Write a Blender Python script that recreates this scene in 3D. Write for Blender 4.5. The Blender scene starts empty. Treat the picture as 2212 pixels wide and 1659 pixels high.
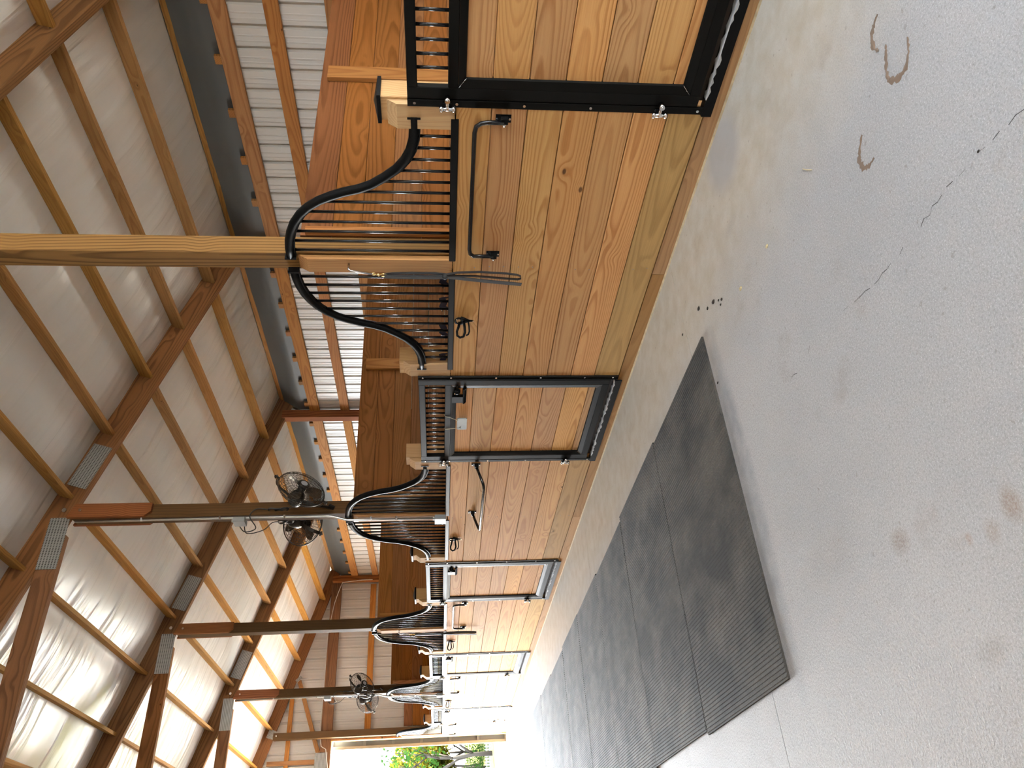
import bpy, math, random
from mathutils import Vector, Matrix
random.seed(7)
SC = bpy.context.scene
COL = SC.collection
PI = math.pi

# ------------------------------------------------------------------ camera
cam_d = bpy.data.cameras.new('camera')
cam = bpy.data.objects.new('camera', cam_d); COL.objects.link(cam)
cam_d.sensor_fit = 'HORIZONTAL'; cam_d.sensor_width = 36.0
cam_d.lens = 36.0 * 1667.5 / 2212.0
cam_d.clip_start = 0.02; cam_d.clip_end = 600
R_ = Vector((0.82039922, -0.57177124, -0.00477172))
U_ = Vector((0.05928939, 0.07676452, 0.99528487))
F_ = Vector((0.56870897, 0.81681384, -0.09687752))
# the photograph lies on its side: its right edge is the floor
cm = Matrix((-U_, R_, -F_)).transposed().to_4x4()
cm.translation = Vector((-3.38292519, 0.0, 1.48981957))
cam.matrix_world = cm
SC.camera = cam

# ------------------------------------------------------------------ world, sun, exposure
SC.view_settings.view_transform = 'Standard'
SC.view_settings.look = 'None'
SC.view_settings.exposure = 0.0
SC.view_settings.gamma = 1.0
SC.view_settings.use_curve_mapping = False
SC.cycles.use_denoising = True
SC.cycles.max_bounces = 10
SC.cycles.diffuse_bounces = 8
SC.cycles.glossy_bounces = 4
SC.cycles.sample_clamp_indirect = 12.0
SC.cycles.caustics_reflective = False
SC.cycles.caustics_refractive = False
SKY = 90.0
SUN = 270.0
w = bpy.data.worlds.new('sky'); SC.world = w; w.use_nodes = True
nt = w.node_tree; nt.nodes.clear()
n_o = nt.nodes.new('ShaderNodeOutputWorld'); n_b = nt.nodes.new('ShaderNodeBackground')
n_t = nt.nodes.new('ShaderNodeTexCoord'); n_s = nt.nodes.new('ShaderNodeSeparateXYZ'); n_r = nt.nodes.new('ShaderNodeValToRGB')
nt.links.new(n_t.outputs['Generated'], n_s.inputs[0]); nt.links.new(n_s.outputs['Z'], n_r.inputs[0])
nt.links.new(n_r.outputs[0], n_b.inputs[0]); nt.links.new(n_b.outputs[0], n_o.inputs[0])
e = n_r.color_ramp.elements
# hazy spring sky: brightest and warm white low down, paler blue overhead
e[0].position = 0.0; e[0].color = (0.92, 0.965, 1.0, 1)
e[1].position = 1.0; e[1].color = (0.23, 0.315, 0.42, 1)
for p_, c_ in ((0.22, (0.79, 0.84, 0.89, 1)), (0.5, (0.39, 0.465, 0.55, 1))):
    x_ = e.new(p_); x_.color = c_
n_b.inputs[1].default_value = SKY
sun_d = bpy.data.lights.new('sun', 'SUN'); sun_d.energy = SUN; sun_d.angle = math.radians(1.5); sun_d.color = (1.0, 0.94, 0.83)
sun = bpy.data.objects.new('sun', sun_d); COL.objects.link(sun)
sun.rotation_euler = Vector((-0.55, -0.38, -0.95)).to_track_quat('-Z', 'Y').to_euler()

def portal(name, loc, aim, sx, sy):
    d = bpy.data.lights.new(name, 'AREA'); d.shape = 'RECTANGLE'; d.size = sx; d.size_y = sy; d.cycles.is_portal = True
    o = bpy.data.objects.new(name, d); COL.objects.link(o); o.location = loc
    o.rotation_euler = Vector(aim).to_track_quat('-Z', 'Y').to_euler()
portal('daylight_far_doorway', (-1.83, 18.62, 1.9), (0, -1, 0), 3.7, 3.9)
portal('daylight_near_slit', (-0.22, -2.05, 1.95), (0, 1, 0), 0.36, 3.95)
portal('added_ridge_opening', (-1.53, -1.0, 5.98), (0, 0, -1), 0.62, 1.8)  # portal for the unseen roof opening added to light the near floor

# ------------------------------------------------------------------ materials
def newmat(name):
    m = bpy.data.materials.new(name); m.use_nodes = True
    t = m.node_tree; t.nodes.clear()
    out = t.nodes.new('ShaderNodeOutputMaterial'); b = t.nodes.new('ShaderNodeBsdfPrincipled')
    t.links.new(b.outputs[0], out.inputs[0])
    return m, t, b
class G:
    """small wrapper for building node graphs"""
    def __init__(s, t): s.t = t
    def n(s, kind, **kw):
        x = s.t.nodes.new('ShaderNode' + kind)
        for k, v in kw.items(): setattr(x, k, v)
        return x
    def put(s, sock, v):
        if isinstance(v, bpy.types.NodeSocket): s.t.links.new(v, sock)
        else: sock.default_value = v
    def math(s, op, a, b=0.0, c=0.0, clamp=False):
        x = s.n('Math', operation=op, use_clamp=clamp)
        s.put(x.inputs[0], a); s.put(x.inputs[1], b)
        if op in ('MULTIPLY_ADD', 'WRAP', 'SMOOTH_MIN'): s.put(x.inputs[2], c)
        return x.outputs[0]
    def vec(s, x, y, z):
        c = s.n('CombineXYZ'); s.put(c.inputs[0], x); s.put(c.inputs[1], y); s.put(c.inputs[2], z); return c.outputs[0]
    def noise(s, v, scale, detail=2.0, rough=0.5, dist=0.0):
        x = s.n('TexNoise'); s.put(x.inputs['Vector'], v); s.put(x.inputs['Scale'], scale)
        x.inputs['Detail'].default_value = detail; x.inputs['Roughness'].default_value = rough; x.inputs['Distortion'].default_value = dist
        return x.outputs[0]
    def ramp(s, f, stops, interp='LINEAR'):
        x = s.n('ValToRGB'); s.put(x.inputs[0], f); cr = x.color_ramp; cr.interpolation = interp
        while len(cr.elements) < len(stops): cr.elements.new(0.5)
        for el, (p, c) in zip(cr.elements, stops):
            el.position = p; el.color = (c, c, c, 1) if isinstance(c, (int, float)) else (*c, 1)
        return x.outputs[0]
    def mix(s, f, a, b, mode='MIX'):
        x = s.n('Mix', data_type='RGBA', blend_type=mode); s.put(x.inputs[0], f)
        for sock, v in ((x.inputs[6], a), (x.inputs[7], b)):
            if isinstance(v, bpy.types.NodeSocket): s.t.links.new(v, sock)
            elif isinstance(v, (int, float)): sock.default_value = (v, v, v, 1)
            else: sock.default_value = (*v, 1)
        return x.outputs[2]
    def bump(s, h, strength, dist):
        x = s.n('Bump'); s.put(x.inputs['Height'], h); x.inputs['Strength'].default_value = strength; x.inputs['Distance'].default_value = dist
        return x.outputs[0]

def wood(name, light, dark, axis='X', freq=78.0, knots=0.07, rough=0.72, contrast=1.0, vary=0.35, spec=0.10, grey=0.0):
    m, t, b = newmat(name); g = G(t)
    tc = g.n('TexCoord'); oi = g.n('ObjectInfo'); sx = g.n('SeparateXYZ'); t.links.new(tc.outputs['Object'], sx.inputs[0])
    o = {'X': (0, 1, 2), 'Y': (1, 2, 0), 'Z': (2, 1, 0)}[axis]
    L, W, T = (sx.outputs[k] for k in o)
    rnd = oi.outputs['Random']
    r2 = g.math('FRACT', g.math('MULTIPLY', rnd, 37.17)); r3 = g.math('FRACT', g.math('MULTIPLY', rnd, 91.73))
    off = g.math('MULTIPLY', rnd, 173.0)
    Lo = g.math('ADD', L, off)
    # knots
    kv = g.vec(g.math('MULTIPLY', Lo, 2.7), g.math('MULTIPLY', W, 5.2), g.math('MULTIPLY', r2, 40.0))
    vo = g.n('TexVoronoi'); t.links.new(kv, vo.inputs['Vector']); vo.inputs['Scale'].default_value = 1.0
    kd = vo.outputs['Distance']
    kbulge = g.math('MULTIPLY', g.math('POWER', 2.718, g.math('MULTIPLY', g.math('MULTIPLY', kd, kd), -26.0)), 0.022)
    # growth rings: distance from a wandering pith
    n1 = g.noise(g.vec(g.math('MULTIPLY', Lo, 0.55), g.math('MULTIPLY', W, 1.4), off), 1.0, 1.5)
    n2 = g.noise(g.vec(g.math('MULTIPLY', Lo, 0.4), 7.3, off), 1.0, 1.0)
    n3 = g.noise(g.vec(g.math('MULTIPLY', Lo, 5.0), g.math('MULTIPLY', W, 26.0), off), 1.0, 2.0)
    cw = g.math('ADD', W, g.math('MULTIPLY', g.math('SUBTRACT', r3, 0.5), 0.13))
    cw = g.math('ADD', cw, g.math('MULTIPLY', g.math('SUBTRACT', n1, 0.5), 0.11))
    h = g.math('ADD', 0.02, g.math('MULTIPLY', n2, 0.22))
    h = g.math('ADD', h, T)
    r = g.math('SQRT', g.math('ADD', g.math('MULTIPLY', cw, cw), g.math('MULTIPLY', h, h)))
    r = g.math('ADD', r, g.math('ADD', kbulge, g.math('MULTIPLY', n3, 0.004)))
    ph = g.math('FRACT', g.math('MULTIPLY', r, freq))
    ring = g.ramp(ph, [(0.0, 0.0), (0.45, 0.16), (0.74, 1.0), (0.88, 0.95), (1.0, 0.0)])
    # ring strength fades over the board
    fade = g.ramp(g.noise(g.vec(g.math('MULTIPLY', Lo, 0.9), g.math('MULTIPLY', W, 6.0), off), 1.3, 1.0), [(0.3, 0.5), (0.7, 1.0)])
    ringf = g.math('MULTIPLY', g.math('MULTIPLY', ring, fade), contrast)
    fib = g.noise(g.vec(g.math('MULTIPLY', Lo, 3.0), g.math('MULTIPLY', W, 230.0), g.math('MULTIPLY', T, 230.0)), 1.0, 2.0)
    col = g.mix(ringf, light, dark)
    col = g.mix(0.32, col, g.ramp(fib, [(0.3, 0.42), (0.7, 0.72)]), 'OVERLAY')
    # board to board tone
    mid = tuple(0.5 * (a + c) for a, c in zip(light, dark))
    tone = g.ramp(r2, [(0.0, tuple(c * (1 - 0.55 * vary) for c in mid)), (0.5, mid), (1.0, tuple(min(1, c * (1 + 0.5 * vary)) for c in light))])
    col = g.mix(0.16, col, tone)
    hs = g.n('HueSaturation'); g.put(hs.inputs['Hue'], g.math('ADD', 0.4955, g.math('MULTIPLY', r3, 0.009)))
    g.put(hs.inputs['Saturation'], g.math('ADD', 0.98 - grey, g.math('MULTIPLY', r2, 0.16)))
    g.put(hs.inputs['Value'], g.math('ADD', 1.0 - 0.4 * vary, g.math('MULTIPLY', rnd, 0.8 * vary))); t.links.new(col, hs.inputs['Color'])
    col = hs.outputs[0]
    kn = g.ramp(kd, [(knots * 0.55, 1.0), (knots, 0.0)])
    on = g.math('GREATER_THAN', g.math('FRACT', g.math('MULTIPLY', vo.outputs['Color'], 7.0)), 0.5)
    kn = g.math('MULTIPLY', kn, on)
    col = g.mix(g.math('MULTIPLY', kn, 0.85), col, tuple(c * 0.22 for c in dark))
    t.links.new(col, b.inputs['Base Color'])
    b.inputs['Roughness'].default_value = rough; b.inputs['Specular IOR Level'].default_value = spec
    t.links.new(g.bump(g.math('SUBTRACT', g.math('MULTIPLY', fib, 0.5), g.math('MULTIPLY', ring, 0.4)), 0.25, 0.002), b.inputs['Normal'])
    return m

def plain(name, col, rough=0.5, metal=0.0, spec=0.5, bump=0.0, bscale=60.0, coat=0.0, var=0.0):
    m, t, b = newmat(name); g = G(t)
    b.inputs['Base Color'].default_value = (*col, 1); b.inputs['Roughness'].default_value = rough
    b.inputs['Metallic'].default_value = metal; b.inputs['Specular IOR Level'].default_value = spec
    b.inputs['Coat Weight'].default_value = coat
    if bump or var:
        tc = g.n('TexCoord'); nz = g.noise(tc.outputs['Object'], bscale, 3.0)
        if bump: t.links.new(g.bump(nz, bump, 0.002), b.inputs['Normal'])
        if var:
            n4 = g.noise(tc.outputs['Object'], bscale * 0.3, 4.0)
            t.links.new(g.mix(g.ramp(n4, [(0.3, 0.0), (0.75, 1.0)]), tuple(c * (1 - var) for c in col), tuple(min(1, c * (1 + var)) for c in col)), b.inputs['Base Color'])
    return m

PLANK_L, PLANK_D = (0.62, 0.375, 0.182), (0.31, 0.132, 0.046)
M = {}
M['plank'] = wood('pine_plank', PLANK_L, PLANK_D, 'X', 92, contrast=0.68)
M['treated'] = wood('treated_plank', (0.46, 0.305, 0.135), (0.28, 0.165, 0.065), 'X', 60, contrast=0.7, vary=0.25)
M['kick'] = wood('kick_plank', (0.38, 0.235, 0.115), (0.22, 0.12, 0.055), 'X', 70, contrast=0.6, knots=0.03)
M['tan_post'] = wood('tan_post_wood', (0.55, 0.37, 0.19), (0.38, 0.22, 0.095), 'Z', 70, contrast=0.6, vary=0.2, knots=0.05)
M['brown_post'] = wood('brown_post_wood', (0.095, 0.055, 0.026), (0.042, 0.023, 0.011), 'Z', 50, contrast=0.8, vary=0.2, knots=0.06)
M['near_post'] = wood('near_post_wood', (0.25, 0.140, 0.056), (0.085, 0.042, 0.017), 'Z', 42, contrast=1.0, vary=0.1, knots=0.06)
M['red_cleat'] = wood('red_cleat_wood', (0.25, 0.10, 0.042), (0.11, 0.036, 0.016), 'Z', 60, vary=0.2)
M['rafter'] = wood('rafter_wood', (0.20, 0.10, 0.046), (0.088, 0.04, 0.02), 'X', 55, vary=0.3, knots=0.05)
M['face'] = wood('face_board_wood', (0.44, 0.25, 0.125), (0.22, 0.10, 0.045), 'Z', 70, contrast=0.8, vary=0.15, knots=0.05)
M['purlin'] = wood('purlin_wood', (0.34, 0.19, 0.075), (0.19, 0.095, 0.034), 'X', 60, contrast=0.7, vary=0.35, knots=0.05)
M['girt'] = wood('girt_wood', (0.35, 0.175, 0.072), (0.19, 0.08, 0.03), 'X', 60, contrast=0.8, vary=0.3, knots=0.06)
M['partition'] = wood('partition_plank', (0.235, 0.102, 0.040), (0.11, 0.040, 0.014), 'X', 75, contrast=0.8, vary=0.4)
M['black'] = plain('black_powder_coat', (0.007, 0.007, 0.007), 0.40, 0.0, 0.05, bump=0.05, bscale=300)
M['black_trim'] = plain('black_trim_steel', (0.008, 0.0078, 0.007), 0.46, 0.0, 0.035, bump=0.05, bscale=200)
M['bar'] = plain('black_gloss_bar', (0.008, 0.008, 0.009), 0.16, 0.0, 0.5)
M['zinc'] = plain('zinc_steel', (0.72, 0.73, 0.74), 0.22, 1.0)
M['chrome'] = plain('bright_steel', (0.85, 0.85, 0.85), 0.12, 1.0)
M['brass'] = plain('brass', (0.80, 0.58, 0.24), 0.25, 1.0)
M['conduit'] = plain('galvanised_conduit', (0.60, 0.60, 0.57), 0.32, 1.0)
M['box'] = plain('grey_cast_box', (0.30, 0.31, 0.31), 0.5, 0.6)
M['siding'] = plain('painted_siding', (0.58, 0.565, 0.53), 0.35, 0.0, 0.5)
M['siding_white'] = plain('pale_siding', (0.74, 0.72, 0.68), 0.35, 0.0, 0.5)
M['door_tan'] = plain('tan_door_steel', (0.20, 0.17, 0.115), 0.5, spec=0.1)
M['door_skin'] = plain('taupe_door_skin', (0.11, 0.10, 0.08), 0.5, spec=0.1)
M['cord'] = plain('black_rubber_cord', (0.012, 0.012, 0.012), 0.45)
M['strap'] = plain('black_webbing', (0.022, 0.022, 0.023), 0.75, bump=0.4, bscale=500)
M['navy'] = plain('navy_webbing', (0.016, 0.018, 0.045), 0.7, bump=0.4, bscale=500)
M['fan'] = plain('bronze_black_fan', (0.020, 0.016, 0.012), 0.35, 0.3)
M['blade'] = plain('bronze_fan_blade', (0.085, 0.062, 0.04), 0.35, 0.6)
M['badge'] = plain('silver_badge', (0.62, 0.68, 0.76), 0.3, 0.7)
M['wire'] = plain('white_cable', (0.62, 0.60, 0.55), 0.5)
M['slate'] = plain('grey_slate', (0.23, 0.25, 0.235), 0.55, var=0.15, bscale=25)
M['twine'] = plain('jute_twine', (0.62, 0.52, 0.34), 0.8)
M['chalk'] = plain('white_chalk_pen', (0.8, 0.8, 0.78), 0.8)
M['peeled'] = plain('peeled_grey_rubber', (0.46, 0.47, 0.48), 0.6, var=0.25, bscale=40)
M['mud'] = plain('dried_mud', (0.20, 0.145, 0.105), 0.95, bump=0.6, bscale=120)
M['clod'] = plain('dark_clod', (0.035, 0.028, 0.022), 0.95, bump=0.6, bscale=200)
M['hay'] = plain('straw', (0.55, 0.45, 0.25), 0.8)
M['caulk'] = plain('base_foam', (0.50, 0.42, 0.27), 0.9, bump=0.8, bscale=90, var=0.2)
M['dirt'] = plain('stall_bedding', (0.22, 0.15, 0.09), 0.95, bump=0.8, bscale=30, var=0.3)
M['gravel'] = plain('pale_gravel', (0.58, 0.53, 0.44), 0.9, bump=0.6, bscale=25, var=0.15)
M['lawn'] = plain('spring_grass', (0.03, 0.03, 0.010), 0.9, spec=0.0, bump=0.8, bscale=6, var=0.35)
M['fence_white'] = plain('white_fence_paint', (0.06, 0.063, 0.068), 0.6, spec=0.0)
M['bark'] = plain('grey_bark', (0.014, 0.012, 0.010), 0.9, spec=0.0, bump=0.6, bscale=12)

def leaf_mat(name, a, c):
    m, t, b = newmat(name); g = G(t)
    tc = g.n('TexCoord'); nz = g.noise(tc.outputs['Object'], 0.9, 2.0)
    col = g.mix(g.ramp(nz, [(0.35, 0.0), (0.65, 1.0)]), a, c)
    t.links.new(col, b.inputs['Base Color']); b.inputs['Roughness'].default_value = 0.6
    b.inputs['Specular IOR Level'].default_value = 0.0
    tr = g.n('BsdfTranslucent'); t.links.new(col, tr.inputs[0])
    ad = g.n('MixShader'); ad.inputs[0].default_value = 0.4
    t.links.new(b.outputs[0], ad.inputs[1]); t.links.new(tr.outputs[0], ad.inputs[2])
    t.links.new(ad.outputs[0], [x for x in t.nodes if x.type == 'OUTPUT_MATERIAL'][0].inputs[0])
    return m
M['leaf_yellow'] = leaf_mat('spring_leaves', (0.060, 0.052, 0.004), (0.032, 0.030, 0.005))
M['yard'] = plain('dark_yard_stone', (0.16, 0.16, 0.16), 0.9, bump=0.5, bscale=25, var=0.2)
M['leaf_green'] = leaf_mat('green_leaves', (0.005, 0.0145, 0.003), (0.009, 0.020, 0.003))

def film_mat():
    m, t, b = newmat('vapour_barrier_film'); g = G(t)
    tc = g.n('TexCoord'); sx = g.n('SeparateXYZ'); t.links.new(tc.outputs['Object'], sx.inputs[0])
    X, Y, Z = sx.outputs
    big = g.noise(tc.outputs['Object'], 0.7, 2.0)
    v = g.vec(g.math('MULTIPLY', X, 0.6), g.math('MULTIPLY', Y, 11.0), g.math('MULTIPLY', big, 1.5))
    n1 = g.noise(v, 1.0, 3.0, 0.55, 0.4)
    v2 = g.vec(g.math('MULTIPLY', X, 0.5), g.math('MULTIPLY', Y, 3.0), 3.0)
    n2 = g.noise(v2, 1.0, 2.0)
    wr = g.math('MULTIPLY', n1, g.ramp(n2, [(0.46, 0.0), (0.62, 1.0)]))
    hgt = g.math('ADD', g.math('MULTIPLY', wr, 0.9), g.math('MULTIPLY', n2, 0.8))
    t.links.new(g.bump(hgt, 0.8, 0.03), b.inputs['Normal'])
    t.links.new(g.mix(n2, (0.76, 0.76, 0.755), (0.82, 0.82, 0.81)), b.inputs['Base Color'])
    b.inputs['Roughness'].default_value = 0.27; b.inputs['Specular IOR Level'].default_value = 0.6
    return m
M['film'] = film_mat()
M['eave_film'] = plain('shaded_eave_film', (0.065, 0.068, 0.068), 0.5, bump=0.5, bscale=14)  # dark copy of the film; the eave's shade is put into its colour

def concrete():
    m, t, b = newmat('broomed_concrete'); g = G(t)
    tc = g.n('TexCoord'); P = tc.outputs['Object']; sx = g.n('SeparateXYZ'); t.links.new(P, sx.inputs[0])
    X, Y, Z = sx.outputs
    cloud = g.noise(P, 0.8, 4.0, 0.55); fine = g.noise(P, 8.0, 4.0, 0.6)
    wob = g.math('MULTIPLY', g.math('SUBTRACT', cloud, 0.5), 0.5)
    # a smoother trowelled margin runs along the stalls, yellowed by splashes
    edge = g.ramp(g.math('ADD', X, wob), [(0.0, 0.0), (1.0, 1.0)])
    mr = g.n('MapRange'); g.put(mr.inputs[0], g.math('ADD', X, wob)); mr.inputs[1].default_value = -1.15; mr.inputs[2].default_value = -0.55
    margin = mr.outputs[0]
    gran = g.noise(P, 120.0, 4.0, 0.75)
    pit = g.noise(P, 210.0, 2.0, 0.6)
    lump = g.noise(P, 88.0, 3.0, 0.6)
    v = g.vec(g.math('MULTIPLY', X, 6.0), g.math('MULTIPLY', Y, 60.0), 0.0)
    streak = g.noise(v, 1.0, 3.0)
    base = g.mix(g.ramp(cloud, [(0.3, 0.0), (0.7, 1.0)]), (0.385, 0.395, 0.40), (0.50, 0.505, 0.505))
    base = g.mix(margin, base, g.mix(g.ramp(fine, [(0.35, 0.0), (0.7, 1.0)]), (0.53, 0.51, 0.45), (0.44, 0.40, 0.32)))
    rough_amt = g.math('SUBTRACT', 1.0, g.math('MULTIPLY', margin, 0.75))
    base = g.mix(g.math('MULTIPLY', g.ramp(gran, [(0.46, 0.0), (0.62, 1.0)]), g.math('MULTIPLY', rough_amt, 0.55)), base, (0.25, 0.245, 0.24))
    base = g.mix(g.math('MULTIPLY', g.ramp(pit, [(0.56, 0.0), (0.70, 1.0)]), g.math('MULTIPLY', rough_amt, 0.6)), base, (0.78, 0.79, 0.80))
    # brown stains and small dark flecks
    st = g.ramp(g.noise(g.vec(X, g.math('MULTIPLY', Y, 0.8), 5.0), 2.6, 4.0, 0.62), [(0.60, 0.0), (0.72, 1.0)])
    base = g.mix(g.math('MULTIPLY', st, 0.30), base, (0.24, 0.165, 0.11))
    fl = g.ramp(g.noise(P, 36.0, 2.0, 0.4), [(0.70, 0.0), (0.76, 1.0)])
    base = g.mix(g.math('MULTIPLY', fl, 0.35), base, (0.17, 0.12, 0.085))
    def ell(cx, cy, rx, ry, soft):
        a = g.math('DIVIDE', g.math('SUBTRACT', g.math('ADD', X, g.math('MULTIPLY', wob, 0.25)), cx), rx); c = g.math('DIVIDE', g.math('SUBTRACT', g.math('ADD', Y, g.math('MULTIPLY', wob, 0.2)), cy), ry)
        return g.ramp(g.math('SQRT', g.math('ADD', g.math('MULTIPLY', a, a), g.math('MULTIPLY', c, c))), [(soft, 1.0), (1.0, 0.0)])
    base = g.mix(g.math('MULTIPLY', ell(-0.17, 2.52, 0.26, 0.24, 0.6), 0.75), base, (0.36, 0.365, 0.37))
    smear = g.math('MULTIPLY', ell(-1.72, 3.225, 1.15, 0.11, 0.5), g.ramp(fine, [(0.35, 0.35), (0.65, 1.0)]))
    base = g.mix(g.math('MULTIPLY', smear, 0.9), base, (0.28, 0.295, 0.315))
    for (cx, cy, rx, ry, amt, c_) in ((-2.445, 2.245, 0.05, 0.06, 0.55, (0.23, 0.16, 0.11)), (-2.565, 1.73, 0.06, 0.05, 0.6, (0.27, 0.17, 0.10)), (-2.59, 1.84, 0.045, 0.04, 0.4, (0.27, 0.18, 0.11)),
                                      (-2.567, 1.938, 0.022, 0.02, 0.5, (0.30, 0.17, 0.10)), (-2.845, 2.03, 0.05, 0.09, 0.35, (0.24, 0.20, 0.15)), (-2.33, 2.70, 0.13, 0.30, 0.22, (0.27, 0.25, 0.21)), (-0.57, 2.65, 0.05, 0.10, 0.45, (0.30, 0.285, 0.25))):
        base = g.mix(g.math('MULTIPLY', g.math('MULTIPLY', ell(cx, cy, rx, ry, 0.35), g.ramp(gran, [(0.3, 0.3), (0.6, 1.0)])), amt), base, c_)
    t.links.new(base, b.inputs['Base Color'])
    rg = g.math('SUBTRACT', 0.62, g.math('MULTIPLY', margin, 0.18)); t.links.new(rg, b.inputs['Roughness'])
    b.inputs['Specular IOR Level'].default_value = 0.45
    hgt = g.math('ADD', g.math('MULTIPLY', gran, 0.6), g.math('ADD', g.math('MULTIPLY', lump, 1.3), g.math('MULTIPLY', streak, 0.25)))
    bp = g.n('Bump'); t.links.new(hgt, bp.inputs['Height']); bp.inputs['Distance'].default_value = 0.0036
    g.put(bp.inputs['Strength'], g.math('SUBTRACT', 0.75, g.math('MULTIPLY', margin, 0.6)))
    t.links.new(bp.outputs[0], b.inputs['Normal'])
    return m
M['concrete'] = concrete()

def rubber():
    m, t, b = newmat('mat_rubber'); g = G(t)
    tc = g.n('TexCoord'); oi = g.n('ObjectInfo'); P = tc.outputs['Object']; sx = g.n('SeparateXYZ'); t.links.new(P, sx.inputs[0])
    off = g.math('MULTIPLY', oi.outputs['Random'], 40.0)
    n1 = g.noise(g.vec(g.math('ADD', sx.outputs[0], off), g.math('MULTIPLY', sx.outputs[1], 0.6), off), 3.0, 5.0, 0.6)
    n2 = g.noise(P, 220.0, 2.0)
    dust = g.math('MULTIPLY', g.ramp(n1, [(0.38, 0.0), (0.72, 1.0)]), g.ramp(n2, [(0.35, 0.3), (0.7, 1.0)]))
    t.links.new(g.mix(dust, (0.034, 0.033, 0.031), (0.17, 0.155, 0.13)), b.inputs['Base Color'])
    b.inputs['Roughness'].default_value = 0.75; b.inputs['Specular IOR Level'].default_value = 0.2
    t.links.new(g.bump(n2, 0.25, 0.002), b.inputs['Normal'])
    return m
M['rubber'] = rubber()

def gusset():
    m, t, b = newmat('gusset_plate_steel'); g = G(t)
    tc = g.n('TexCoord'); sx = g.n('SeparateXYZ'); t.links.new(tc.outputs['Object'], sx.inputs[0])
    fx = g.math('FRACT', g.math('MULTIPLY', sx.outputs[0], 62.0)); fz = g.math('FRACT', g.math('MULTIPLY', sx.outputs[1], 38.0))
    a = g.math('MULTIPLY', g.math('GREATER_THAN', fx, 0.45), g.math('MULTIPLY', g.math('GREATER_THAN', fz, 0.22), g.math('LESS_THAN', fz, 0.72)))
    t.links.new(g.mix(a, (0.42, 0.43, 0.42), (0.035, 0.03, 0.026)), b.inputs['Base Color'])
    t.links.new(g.math('SUBTRACT', 0.6, g.math('MULTIPLY', a, 0.6)), b.inputs['Metallic'])
    b.inputs['Roughness'].default_value = 0.45
    return m
M['gusset'] = gusset()

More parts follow.
